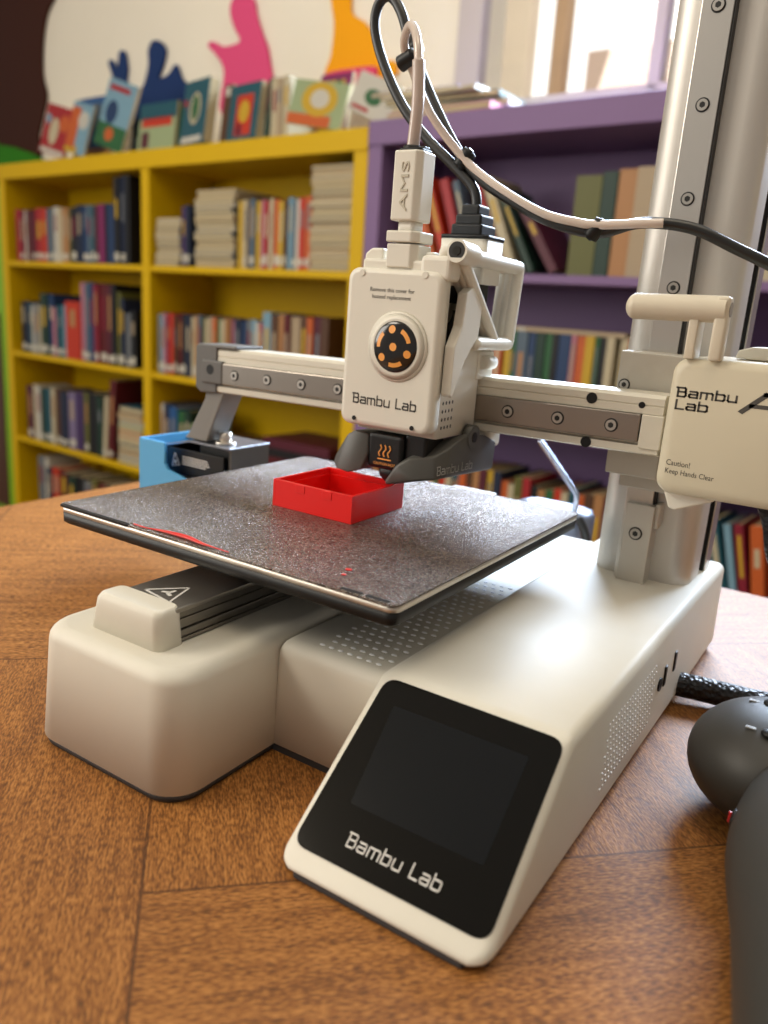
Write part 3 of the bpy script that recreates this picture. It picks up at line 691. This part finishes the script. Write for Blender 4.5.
# braided power cable
b = B()
pts = [(246, 176, 9), (262, 180, 8.5), (280, 186, 7), (300, 191, 6.5), (330, 196, 6.5), (400, 210, 6.5), (520, 260, 6.5)]
b.tube(pts, 6.2, n=20, samples=14)
M_braid = bpy.data.materials.new('braided_black'); M_braid.use_nodes = True; nt = M_braid.node_tree; bs = nt.nodes['Principled BSDF']
bs.inputs['Base Color'].default_value = (*lin('15151a'), 1); bs.inputs['Roughness'].default_value = .35
tc = nt.nodes.new('ShaderNodeTexCoord'); ck = nt.nodes.new('ShaderNodeTexVoronoi'); ck.inputs['Scale'].default_value = 420
bp = nt.nodes.new('ShaderNodeBump'); bp.inputs['Strength'].default_value = .9; bp.inputs['Distance'].default_value = .0012
nt.links.new(tc.outputs['Object'], ck.inputs['Vector']); nt.links.new(ck.outputs['Distance'], bp.inputs['Height']); nt.links.new(bp.outputs[0], bs.inputs['Normal'])
tag(b.build('power_cable', M_braid, None, origin=V(260, 180, 0)), 'thick braided black cable leaving the right side of the white base', 'cable')
b = B(); b.tube([(262, 205, 116), (268, 212, 102), (273, 214, 90), (277, 214, 76), (286, 214, 60), (302, 214, 34), (325, 214, 5.2)], 4.6, n=14, samples=10)
tag(b.build('braided_cable', M_braid, None, origin=V(270, 228, 0)), 'braided black cable at the right picture edge below the motor cover', 'cable')
# dark grey handheld controller, lower right
gc = thing('game_controller', 'dark grey handheld controller with a long grip lying right of the printer', 'controller', (320, 40, 0))
M_ctl = mat('controller_grey', '302e2a', .5, mottle=(500, .05), bump=(2500, .15, .0002))
b = B()
b.sphere((301.5, 98, 23), 1, (31.5, 34, 22.9), n=48)
smooth(b.build('controller_head', M_ctl, gc))
b = B(); b.tube([(334, 150, 21), (325, 110, 21.5), (319, 80, 22), (317, 40, 23), (325.5, 0, 23), (333, -40, 22.5), (342, -90, 22), (348, -125, 21.8)], lambda t: 20+1.5*math.sin(3*t), n=40, samples=8)
smooth(b.build('grip', M_ctl, gc), 1.2)
b = B(); b.sphere((296.3, 44, 26), 1, (1.6, 4, 3.4)); b.build('status_light_housing', M_black, gc)
b = B(); b.box(294.3, 295.3, 42.2, 43.2, 25, 29, .3); b.build('status_light', mat('red_indicator', 'c02a30', .3), gc)
b = B()
for x, y, z in ((297, 101, 45.6), (299.5, 80, 42.8)):
    b = B(); b.sphere((x, y, z), 1, (3.4, 3, 1.6)); b.build('controller_button', M_black, gc)
b = B()
for x, y, z in ((290.3, 101, 44.3), (292.6, 81, 42.2)): b.box(x-1.8, x+1.8, y-.3, y+.3, z, z+.5); b.box(x-1.8, x+1.8, y+1, y+1.5, z-.2, z+.4)
b.build('controller_marking', mat('faint_print', '8d8a84', .5), gc)

# ================================================================== BOOKCASES, BOOKS, WALL FIGURES (room frame)
M_yel = mat('yellow_board', 'cba400', .5, spec=.2, mottle=(6, .03)); M_pur = mat('purple_board', '7a5f88', .5, spec=.3, mottle=(6, .04)); M_grn = mat('green_board', '7fae18', .5)
def case(name, label, x0, x1, posts, levels, m, top, und, bot, d0=1750, d1=2040, sh=20):
    t = thing(name, label, 'bookcase', ((x0+x1)/2, d0, bot), room=True)
    b = B(); b.box(x0, x1, d0-4, d1, und, top, 2, 2); b.build('top_board', m, t, room=True)
    for i, (a, c) in enumerate(posts):
        b = B(); b.box(a, c, d0, d1-12, bot+2, und, 1, 1); b.build('side_panel' if i in (0, len(posts)-1) else 'divider', m, t, room=True)
    for (a, c) in zip(posts[:-1], posts[1:]):
        for z in levels:
            b = B(); b.box(a[1], c[0], d0+3, d1-12, z-sh, z, 1, 1); b.build('shelf', m, t, room=True)
        b = B(); b.box(a[1], c[0], d0+8, d1-12, bot+2, bot+60); b.build('plinth', m, t, room=True)
    b = B(); b.box(x0+5, x1-5, d1-12, d1-2, bot, und); b.build('back_panel', m, t, room=True)
    return t
LV = (273, -84, -440)
case('bookcase', 'yellow bookcase with two bays of shelves against the cream wall', -3350, -1450, [(-3350, -3308), (-2421, -2379), (-1498, -1450)], LV, M_yel, 635, 579, -797)
LP = (281, -76, -433)
case('bookcase', 'purple bookcase under the window, right of the yellow one', -1449, 420, [(-1449, -1403), (-600, -560), (380, 420)], LP, M_pur, 648, 588, -797)
t = thing('green_cabinet', 'bright green cabinet side at the left picture edge beside the yellow bookcase', 'cabinet', (-3600, 1760, -800), room=True)
b = B(); b.box(-3900, -3357, 1765, 2040, -797, 560, 2); b.build('body', M_grn, t, room=True)
b = B(); b.box(-3880, -3420, 1760, 1766, -780, 60, 1); b.build('door', mat('brown_door', '4a2a18', .5), t, room=True)

CN = {'red': 'b3262b', 'dark red': '641a1f', 'crimson': '8f1d33', 'grey': '7c8084', 'blue grey': '5c6f80', 'white': 'd8d2c4', 'cream': 'd3c5a2', 'tan': 'c08a56',
      'orange': 'd8662a', 'black': '17171b', 'navy': '1f2a44', 'teal': '1f5a68', 'maroon': '5c1c2e', 'magenta': '8f2a66', 'blue': '2c5f9a', 'light blue': '86b0c4',
      'green': '2f6b3c', 'olive': '6a6a30', 'yellow': 'd9b02c', 'purple': '4c3566', 'lavender': '8a7aa0', 'brown': '5e3c26', 'pink': 'c88092', 'dark green': '1f3d30',
      'pale green': 'a8b88a', 'dark blue': '23406b', 'beige': 'bfa888', 'scarlet': 'd23a1e'}
M_page = mat('book_pages', 'b0a07c', .8); M_lab = mat('spine_sticker', 'b9b4a4', .6)
def dim(h, k): return ''.join('%02x' % int(int(h[i:i+2], 16)*k) for i in (0, 2, 4))
BM = {k: mat('cover_'+k.replace(' ', '_'), dim(v, .84), .45, spec=.3) for k, v in CN.items()}
ORD = ['first', 'second', 'third', 'fourth', 'fifth', 'sixth', 'seventh', 'eighth', 'ninth', 'tenth', 'eleventh', 'twelfth', 'thirteenth', 'fourteenth', 'fifteenth', 'sixteenth', 'seventeenth', 'eighteenth', 'nineteenth', 'twentieth']
ORD += ['twenty-'+o for o in ORD[:9]]+['thirtieth']+['thirty-'+o for o in ORD[:9]]
def book_mesh(wd, dp, ht, c, patch=None, sticker=True):
    b = B(); bm = b
    b.box(0, wd, 0, 3, 0, ht, .8, 2, mi=0); b.box(0, 1.6, 2, dp, 0, ht, 0, mi=0); b.box(wd-1.6, wd, 2, dp, 0, ht, 0, mi=0)
    b.box(1.5, wd-1.5, 2.5, dp-4, 2.5, ht-3, 0, mi=1)
    if patch: b.box(wd*.3, wd*.7, -.25, .3, ht*random.uniform(.4, .6), ht*random.uniform(.75, .9), 0, mi=2)
    if sticker: b.box(wd*.12, wd*.88, -.3, .3, 12, 12+random.uniform(18, 30), 0, mi=3)
    me = bpy.data.meshes.new('book'); bmesh.ops.scale(b.bm, vec=(.001,)*3, verts=b.bm.verts); b.bm.to_mesh(me); b.bm.free()
    for m in (BM[c], M_page, BM[patch] if patch else M_page, M_lab): me.materials.append(m)
    return me
def put(me, name, u, d, w, rot=(0, 0, 0), label=None, cat='book', group=None):
    o = bpy.data.objects.new(name, me); COL.objects.link(o)
    from mathutils import Euler
    o.matrix_world = RM @ Matrix.Translation((u*.001, d*.001, w*.001)) @ Euler(rot).to_matrix().to_4x4()
    return tag(o, label, cat, group)
PATCH = ['cream', 'beige', 'yellow', 'tan', 'grey', 'crimson', None, None, None, None]
def row(u, w, d, spec, where, group, sticker=.8, dp=150, patches=PATCH):
    """spec: list of (colour, width, height[, tilt degrees])"""
    items = []
    for k, s in enumerate(spec):
        c, wd, ht = s[:3]; tl = math.radians(s[3]) if len(s) > 3 else 0
        me = book_mesh(wd, dp, ht, c, random.choice([p for p in patches if p != c]), random.random() < sticker)
        if tl > 0:   # leans to the right: bottom right corner stays, extra room taken
            run = ht*math.sin(tl)
            uu, ww = u, w+wd*math.sin(tl)+.5
            put(me, 'book', uu, d+random.uniform(0, 6), ww, (0, tl, 0), f"{c} book leaning right, {ORD[k]} from left {where}", group=group)
            u += wd/math.cos(tl)+1.5
        elif tl < 0:
            uu = u-ht*math.sin(tl) if k == 0 else u
            put(me, 'book', uu, d+random.uniform(0, 6), w+.5, (0, tl, 0), f"{c} book leaning left, {ORD[k]} from left {where}", group=group)
            u = uu+wd/math.cos(tl)+1.5
        else:
            put(me, 'book', u, d+random.uniform(0, 8), w+.3, (0, 0, 0), f"{c} book, {ORD[k]} from left {where}", group=group)
            u += wd+1.2
    return u
def stack(u, w, d, wid, n, th, cols, where, group, dp=200, noun='magazine', spine=False):
    z = w+.3
    for k in range(n):
        c = cols[k % len(cols)]; t_ = th*random.uniform(.8, 1.2); ww = wid*random.uniform(.93, 1.0); off = random.uniform(0, wid-ww)
        b = B(); b.box(0, ww, 0, dp, 0, t_, .8, 1, mi=0); b.box(ww*.02, ww*.98, (3 if spine else -1.2), dp*.9, t_*.18, t_*.82, 0, mi=1)
        me = bpy.data.meshes.new(noun); bmesh.ops.scale(b.bm, vec=(.001,)*3, verts=b.bm.verts); b.bm.to_mesh(me); b.bm.free()
        me.materials.append(BM[c]); me.materials.append(M_page)
        put(me, noun, u+off, d+random.uniform(2, 10), z, (0, 0, 0), f"{c} edged {noun} lying flat, {ORD[k]} from bottom of {where}", cat=noun, group=group)
        z += t_+.4
    return z
def cyc(seq, n, w0, w1, h0, h1):
    return [(seq[i % len(seq)], random.uniform(w0, w1), random.uniform(h0, h1)) for i in range(n)]
D0 = 1762
# left bay of the yellow bookcase
u = row(-3268, 273, D0, [('red', 32, 196), ('crimson', 30, 192), ('white', 20, 190), ('dark red', 34, 194), ('maroon', 24, 188), ('red', 44, 198), ('scarlet', 36, 196), ('blue grey', 26, 194),
     ('grey', 24, 196), ('white', 26, 200), ('cream', 30, 196), ('tan', 40, 194), ('olive', 20, 190), ('black', 36, 196), ('navy', 34, 202)], 'on top shelf, left bay, yellow bookcase', 'books on the upper left yellow shelf')
u = row(u, 273, D0, [('dark blue', 30, 200), ('blue grey', 24, 200), ('teal', 22, 200), ('maroon', 22, 200), ('magenta', 32, 202), ('navy', 28, 204), ('dark blue', 30, 200), ('black', 30, 288), ('navy', 26, 292), ('black', 28, 294)],
     'of the dark right group, top shelf, left bay', 'dark books on the upper left yellow shelf')
u = row(-3252, -84, D0, [('black', 30, 200), ('navy', 26, 204), ('teal', 24, 196), ('white', 16, 190), ('grey', 30, 198), ('cream', 18, 192), ('dark green', 48, 238), ('dark blue', 36, 236), ('pink', 20, 188), ('teal', 44, 196), ('light blue', 22, 200)],
     'on the second shelf, left bay, yellow bookcase', 'books on the second left yellow shelf')
u = row(u, -84, D0, [('scarlet', 96, 216), ('pink', 26, 288), ('blue grey', 34, 286), ('dark blue', 30, 290), ('crimson', 30, 284), ('dark red', 42, 288), ('maroon', 34, 284), ('black', 28, 286), ('olive', 24, 262), ('navy', 24, 240), ('grey', 26, 190), ('black', 30, 200)],
     'of the taller group, second shelf, left bay', 'taller books on the second left yellow shelf')
u = row(-3236, -440, D0, [('maroon', 40, 220), ('cream', 26, 228), ('white', 34, 222), ('dark green', 30, 216), ('teal', 46, 220), ('cream', 30, 226), ('brown', 40, 228), ('navy', 52, 222), ('lavender', 50, 226), ('purple', 50, 230), ('olive', 30, 236), ('black', 60, 238), ('dark green', 36, 230)],
     'on the third shelf, left bay, yellow bookcase', 'books on the third left yellow shelf')
u = row(u, -440, D0, [('cream', 24, 236, 5), ('dark red', 34, 300, 5)], 'of two leaning books, third shelf, left bay', 'leaning books on the third left yellow shelf')
stack(u+34, -440, D0, 150, 9, 23, ['light blue', 'tan', 'teal', 'cream', 'orange', 'pale green'], 'the third shelf pile, left bay', 'flat pile on the third left yellow shelf', noun='book')
row(-3170, -737, D0, [('grey', 40, 230), ('white', 30, 226), ('navy', 36, 190), ('scarlet', 50, 200), ('dark red', 60, 190), ('dark green', 50, 186), ('black', 60, 190), ('grey', 50, 180), ('olive', 40, 200), ('dark red', 50, 190), ('black', 60, 190), ('brown', 60, 180)],
     'on the lowest shelf, left bay, yellow bookcase', 'books on the lowest left yellow shelf')
# right bay
stack(-2368, 273, D0, 130, 11, 13.5, ['grey', 'cream', 'white', 'beige'], 'the low left pile, right bay', 'low magazine pile on the upper right yellow shelf')
row(-2230, 273, D0, [('purple', 18, 186), ('navy', 18, 190)], 'between the two magazine piles, yellow bookcase', 'thin books between the magazine piles', dp=70)
stack(-2168, 273, D0, 188, 17, 13.2, ['beige', 'cream', 'grey', 'white', 'cream'], 'the middle pile, right bay', 'middle magazine pile on the upper right yellow shelf')
row(-1958, 273, D0, [('yellow', 20, 194), ('cream', 16, 198), ('brown', 12, 190), ('blue grey', 22, 200), ('yellow', 18, 194), ('pink', 16, 196), ('red', 20, 192), ('cream', 16, 198), ('orange', 22, 196), ('yellow', 20, 190), ('brown', 12, 196), ('light blue', 16, 200), ('blue grey', 14, 196), ('white', 14, 194), ('scarlet', 20, 198), ('orange', 22, 202)],
    'on the top shelf, right bay, yellow bookcase', 'slim books on the upper right yellow shelf')
stack(-1664, 273, D0, 158, 21, 13.4, ['grey', 'cream', 'beige', 'white', 'tan'], 'the tall right pile, right bay', 'tall magazine pile on the upper right yellow shelf')
row(-2360, -84, D0, [('grey', 18, 200), ('light blue', 16, 196), ('pink', 14, 204), ('crimson', 20, 200), ('scarlet', 18, 206), ('brown', 16, 200), ('dark red', 22, 204), ('black', 20, 206), ('navy', 24, 204), ('cream', 16, 200), ('tan', 18, 204), ('blue grey', 18, 206), ('olive', 16, 200), ('cream', 14, 196), ('beige', 22, 204), ('orange', 18, 202), ('green', 16, 200), ('cream', 20, 198), ('tan', 18, 204)],
    'on the second shelf, right bay, yellow bookcase', 'books on the second right yellow shelf')
row(-1985, -84, D0, [('pink', 14, 200), ('navy', 30, 204), ('dark blue', 20, 200), ('grey', 20, 204), ('light blue', 18, 206), ('white', 16, 200), ('red', 14, 198), ('light blue', 34, 232), ('brown', 30, 226), ('tan', 26, 228), ('dark red', 24, 230), ('beige', 36, 224), ('brown', 30, 228), ('orange', 22, 226), ('maroon', 30, 230), ('brown', 30, 228)],
    'of the right half, second shelf, right bay', 'books at the right of the second right yellow shelf')
row(-2345, -440, D0, [('white', 20, 250), ('navy', 30, 256), ('blue', 40, 246), ('green', 36, 236), ('dark green', 30, 240), ('pale green', 34, 200)], 'on the third shelf, right bay, yellow bookcase', 'books on the third right yellow shelf')
stack(-2130, -440, D0, 240, 7, 24, ['grey', 'olive', 'brown', 'beige'], 'wide pile behind beam leg', 'flat books on the third right yellow shelf', noun='book', spine=True)
stack(-1850, -440, D0, 300, 8, 26, ['dark red', 'black', 'maroon', 'tan', 'navy'], 'dark pile above bed', 'dark flat books on the third right yellow shelf', noun='book', spine=True)
# purple bookcase
b0 = 1772
for k, (u, c, wd, ht, tl, dsc) in enumerate([(-1285, 'cream', 14, 235, -22, 'thin cream book leaning left beside the white filament hub'), (-1244, 'orange', 26, 222, -22, 'orange book leaning left behind the white filament hub'),
      (-1200, 'scarlet', 22, 236, -21, 'scarlet book leaning left between hub and black strain relief'), (-1155, 'red', 24, 230, -20, 'red book leaning left above the white cable plug'), (-1118, 'blue grey', 16, 226, -20, 'blue grey book leaning left behind the black strain relief'),
      (-1052, 'red', 20, 240, -22, 'red book leaning left, right of the black strain relief'), (-1016, 'cream', 24, 232, -24, 'cream book leaning left, right of the black strain relief'), (-962, 'dark green', 16, 216, -29, 'dark green book leaning steeply left on the top purple shelf'), (-905, 'maroon', 22, 170, -34, 'maroon book leaning furthest left on the top purple shelf')]):
    put(book_mesh(wd, 150, ht, c, random.choice(['cream', 'yellow', None]), False), 'book', u, b0+k*.5, 282+.5, (0, math.radians(tl), 0), dsc)
row(-862, 281, b0, [('olive', 62, 214), ('dark green', 34, 220), ('tan', 40, 224), ('beige', 44, 226), ('brown', 30, 224)], 'of upright group, top purple shelf', 'upright books beside the column', sticker=0, patches=['pale green', 'olive', None])
row(-1395, -76, b0, cyc(['green', 'brown', 'red', 'teal', 'cream'], 14, 16, 24, 200, 225)+[('olive', 22, 212), ('yellow', 20, 222), ('teal', 20, 214), ('orange', 24, 224)], 'on the second shelf of the purple bookcase', 'books on the second purple shelf, left')
row(-1004, -76, b0, [('yellow', 18, 232), ('green', 12, 226), ('blue grey', 30, 232), ('dark blue', 18, 226), ('dark green', 24, 230), ('green', 18, 228), ('black', 16, 234), ('dark blue', 30, 232), ('pink', 12, 230), ('orange', 20, 228), ('yellow', 22, 232), ('green', 10, 226), ('black', 16, 230), ('cream', 18, 226)],
    'starting at the yellow one, second purple shelf', 'books left half of the second purple shelf', sticker=.3)
row(-712, -76, b0, [('cream', 18, 230), ('red', 20, 228), ('tan', 16, 232), ('crimson', 20, 228), ('olive', 22, 230)], 'beside the column, second purple shelf', 'books beside the column on the second purple shelf', sticker=.3)
me = book_mesh(10, 140, 285, 'beige'); put(me, 'book', -985, b0, 160.5, (0, PI/2, 0), 'beige book lying flat across the tops of the second purple shelf row', 'book')
row(-1390, -433, b0, cyc(['tan', 'maroon', 'yellow', 'navy', 'orange', 'cream', 'olive', 'red', 'black', 'tan', 'green', 'scarlet', 'cream', 'teal', 'orange', 'brown'], 35, 17, 23, 205, 235), 'on the third purple shelf', 'books on the third purple shelf', sticker=.2)
for k, (u, c, wd, ht, tl, dsc) in enumerate([(-452, 'yellow', 24, 232, -17, 'yellow book leaning left just right of the column base'), (-424, 'brown', 12, 226, -17, 'thin brown book leaning left beside the yellow one'), (-409, 'teal', 26, 222, -16, 'teal book leaning left near the right picture edge'),
      (-379, 'light blue', 14, 220, -14, 'light blue book leaning left near the right picture edge'), (-361, 'crimson', 18, 224, -13, 'crimson book leaning left near the right picture edge'), (-340, 'orange', 26, 226, -10, 'orange book leaning left near the right picture edge'), (-300, 'scarlet', 30, 150, 0, 'short scarlet book at the right picture edge'), (-266, 'yellow', 30, 160, 0, 'short yellow book at the right picture edge')]):
    put(book_mesh(wd, 150, ht, c, random.choice(['cream', 'yellow', None]), False), 'book', u, b0+k*.5, -433+.5, (0, math.radians(tl), 0), dsc)
for k, (u, c, wd, ht, dsc) in enumerate([(-530, 'navy', 34, 190, 'navy book upright right of the column, top purple shelf'), (-490, 'scarlet', 40, 200, 'scarlet book upright right of the column, top purple shelf'), (-446, 'cream', 24, 190, 'cream book upright right of the column, top purple shelf'), (-418, 'crimson', 40, 180, 'crimson book upright at the right picture edge, top purple shelf')]):
    put(book_mesh(wd, 150, ht, c, 'yellow', False), 'book', u, b0, 281.5, (0, 0, 0), dsc)

# books standing on top of the yellow bookcase, covers to the room
def cover(u, d, wd, ht, th, base, patches, label, roll=0, lean=-8, yaw=0):
    b = B(); b.box(0, wd, 0, th, 0, ht, 1, 2, mi=0); b.box(3, wd+.4, 1.5, th-1.5, 3, ht+.4, 0, mi=1)
    mats = [BM[base], M_page]; idx = {}
    for (kind, a0, a1, c0, c1, col) in patches:
        if col not in idx: idx[col] = len(mats); mats.append(BM[col])
        if kind == 'r': b.box(a0*wd, a1*wd, -.5, .3, c0*ht, c1*ht, 0, mi=idx[col])
        elif kind == 'e':
            cx, cz, rx, rz = (a0+a1)/2*wd, (c0+c1)/2*ht, (a1-a0)/2*wd, (c1-c0)/2*ht
            off = -.55-.15*len(idx)
            vs = [b.bm.verts.new((cx+rx*math.cos(t), off, cz+rz*math.sin(t))) for t in [2*PI*k/28 for k in range(28)]]; ve = [b.bm.verts.new((v.co.x, .2, v.co.z)) for v in vs]
            f = b.bm.faces.new(vs); f.material_index = idx[col]
            for i in range(28): f = b.bm.faces.new((vs[i], vs[(i+1) % 28], ve[(i+1) % 28], ve[i])); f.material_index = idx[col]
    me = bpy.data.meshes.new('book'); bmesh.ops.recalc_face_normals(b.bm, faces=b.bm.faces); bmesh.ops.scale(b.bm, vec=(.001,)*3, verts=b.bm.verts); b.bm.to_mesh(me); b.bm.free()
    for m in mats: me.materials.append(m)
    return put(me, 'picture_book', u, d, 635.5+(wd*math.sin(math.radians(max(roll, 0))))+th*math.sin(math.radians(-lean)), (math.radians(lean), math.radians(roll), math.radians(yaw)), label, 'book')
cover(-2985, 1850, 240, 232, 14, 'blue', [('r', 0, 1, 0, .2, 'tan'), ('r', .85, 1, .2, 1, 'orange'), ('e', .2, .8, .5, .9, 'blue grey')], 'blue picture book standing behind the red cover, top of yellow bookcase')
cover(-3088, 1775, 170, 175, 12, 'red', [('e', .25, .6, .2, .75, 'cream'), ('r', .05, .95, .02, .12, 'white'), ('e', .6, .95, .5, .85, 'orange'), ('e', .05, .25, .6, .8, 'light blue')], 'red picture book with pale figures, leftmost on the yellow bookcase', roll=14)
cover(-2905, 1768, 125, 175, 10, 'light blue', [('r', .0, .45, .1, .9, 'orange'), ('e', .4, .9, .5, .85, 'white'), ('r', 0, .6, 0, .15, 'yellow')], 'light blue and orange picture book beside the red one', roll=14)
cover(-2735, 1780, 165, 222, 16, 'light blue', [('r', 0, 1, 0, .35, 'green'), ('e', .15, .55, .35, .7, 'dark blue'), ('e', .3, .6, .1, .3, 'orange'), ('r', .1, .8, .84, .92, 'red')], 'tilted blue and green picture book with dark spine on yellow bookcase', roll=17)
cover(-2610, 1840, 60, 130, 20, 'black', [('r', .2, .8, .2, .5, 'grey')], 'small black book behind the tilted blue and green book')
cover(-2520, 1800, 60, 95, 12, 'dark green', [('e', .2, .8, .2, .7, 'pink')], 'small dark green book between tilted book and teal comic')
cover(-2472, 1772, 190, 148, 14, 'pale green', [('r', 0, 1, .66, 1, 'teal'), ('r', .08, .9, .5, .7, 'scarlet'), ('r', .1, .3, .05, .4, 'maroon')], 'lime green picture book with teal and scarlet lettering band')
cover(-2290, 1790, 38, 140, 16, 'green', [], 'narrow bright green book left of the big teal cover')
cover(-2248, 1768, 150, 190, 34, 'teal', [('e', .3, .75, .3, .8, 'cream'), ('e', .38, .68, .36, .76, 'green'), ('r', .08, .9, .02, .12, 'white'), ('e', .05, .2, .6, .72, 'red')], 'large teal picture book with a green oval on its cover', yaw=-10)
cover(-2072, 1782, 34, 172, 22, 'brown', [('r', .2, .8, .8, .95, 'white')], 'narrow brown book right of the large teal cover')
cover(-2030, 1772, 145, 160, 26, 'teal', [('r', .25, .8, .08, .8, 'scarlet'), ('e', .35, .7, .3, .7, 'yellow'), ('r', .3, .5, .1, .3, 'blue')], 'teal book with scarlet and yellow picture on its cover', yaw=-6)
cover(-1876, 1778, 26, 168, 30, 'dark green', [], 'dark green thin book beside the cream spines')
row(-1848, 635, 1775, [('cream', 26, 162), ('beige', 22, 160), ('cream', 24, 164)], 'in the cream trio on top of the yellow bookcase', 'cream books on top', sticker=0)
cover(-1770, 1880, 120, 190, 16, 'magenta', [('r', .1, .8, .1, .9, 'yellow'), ('e', .2, .6, .3, .8, 'scarlet'), ('e', .4, .8, .5, .9, 'green')], 'magenta book with multicoloured pattern behind the cream spines')
cover(-1770, 1765, 205, 118, 14, 'pale green', [('r', 0, .8, 0, .25, 'orange'), ('e', .2, .85, .22, .98, 'yellow'), ('e', .36, .7, .4, .82, 'white')], 'pale green picture book with a big yellow ring', roll=10)
cover(-1552, 1770, 150, 100, 8, 'white', [('e', .3, .7, .3, .7, 'green'), ('r', .1, .5, .1, .2, 'red')], 'white thin booklet with green picture at the right end, yellow bookcase', roll=22)
z = 648
for k, (u, wd, th_, c) in enumerate([(-1430, 340, 18, 'pink'), (-1400, 330, 16, 'white'), (-1420, 330, 14, 'dark green'), (-1440, 300, 10, 'white'), (-1470, 260, 12, 'lavender')]):
    b = B(); b.box(0, wd, 0, 210, 0, th_, 1, 1, mi=0); b.box(2, wd-2, -.8, 205, th_*.2, th_*.8, 0, mi=1)
    me = bpy.data.meshes.new('book'); bmesh.ops.scale(b.bm, vec=(.001,)*3, verts=b.bm.verts); b.bm.to_mesh(me); b.bm.free(); me.materials.append(BM[c]); me.materials.append(M_page)
    put(me, 'book', u, 1775, z+.4, (0, 0, math.radians((-4, 5, 2, -3, 4)[k])), f"{c} covered flat book, {ORD[k]} from the bottom, pile atop purple bookcase", group='flat books on the purple bookcase'); z += th_+.6

# wall figures (flat painted boards fixed on the wall)
def figure(name, pts, color, label, cat='wall decoration', d=2046, t_=10, origin=None):
    b = B(); P = pts; n = len(P)
    Q = []
    for i in range(n):      # Catmull-Rom smoothing of the outline
        p0, p1, p2, p3 = [Vector(P[j % n]) for j in (i-1, i, i+1, i+2)]
        for k in range(4):
            t = k/4; q = .5*((2*p1)+(-p0+p2)*t+(2*p0-5*p1+4*p2-p3)*t*t+(-p0+3*p1-3*p2+p3)*t**3); Q.append((q.x, q.y))
    b.prism(Q, 'y', d, d+t_)
    o = b.build(name, mat('paint_'+color, color, .6, spec=.15), None, room=True, origin=(sum(p[0] for p in P)/n*.001, d*.001, sum(p[1] for p in P)/n*.001))
    return tag(o, label, cat)
figure('tree_figure', [(-4335, 1704), (-3235, 1497), (-3380, 1339), (-3461, 1268), (-3500, 1161), (-3509, 1047), (-3483, 967), (-3512, 903), (-3559, 815), (-3634, 698), (-4486, 739)], '3d1c10', 'dark brown curved tree trunk shape on the wall at far left')
figure('hill_figure', [(-4467, 864), (-3886, 795), (-3713, 768), (-3550, 726), (-3410, 668), (-3368, 600), (-4505, 621)], '2f7a10', 'green rounded hill shape on the wall below the brown trunk', d=2034, t_=10)
figure('hands_figure', [(-2976, 937), (-3007, 993), (-3032, 1042), (-3005, 1046), (-2974, 1014), (-2959, 1068), (-2927, 1065), (-2910, 1007), (-2917, 966), (-2893, 912), (-2925, 860)], '1f3766', 'small dark blue two-pronged silhouette on the wall left of the seated child')
figure('child_figure', [(-2907, 800), (-2849, 897), (-2805, 944), (-2779, 1003), (-2779, 1053), (-2754, 1080), (-2713, 1075), (-2678, 1041), (-2696, 990), (-2720, 953), (-2661, 960), (-2627, 986), (-2610, 981), (-2587, 939), (-2537, 894), (-2560, 820), (-2651, 790)], '1e3564', 'dark blue silhouette of a seated child on the cream wall')
figure('reading_figure', [(-2365, 800), (-2356, 933), (-2398, 991), (-2441, 1024), (-2420, 1037), (-2368, 1015), (-2317, 1012), (-2278, 1022), (-2308, 1063), (-2330, 1114), (-2316, 1153), (-2267, 1164), (-2218, 1133), (-2203, 1086), (-2172, 1023), (-2142, 961), (-2128, 800)], 'dc4f7e', 'pink silhouette of a child reading a book on the wall')
figure('animal_figure', [(-1872, 864), (-1864, 927), (-1857, 1009), (-1873, 1080), (-1902, 1219), (-1798, 1200), (-1797, 1068), (-1786, 1029), (-1749, 1008), (-1713, 976), (-1686, 925), (-1668, 885), (-1623, 885), (-1606, 862), (-1634, 844)], 'f0a20c', 'orange long-necked animal silhouette on the wall')
figure('ground_figure', [(-1880, 859), (-1865, 874), (-1783, 877), (-1682, 873), (-1673, 854), (-1669, 790), (-1879, 790)], 'd8466a', 'pink strip of ground under the orange animal silhouette', d=2034, t_=10)
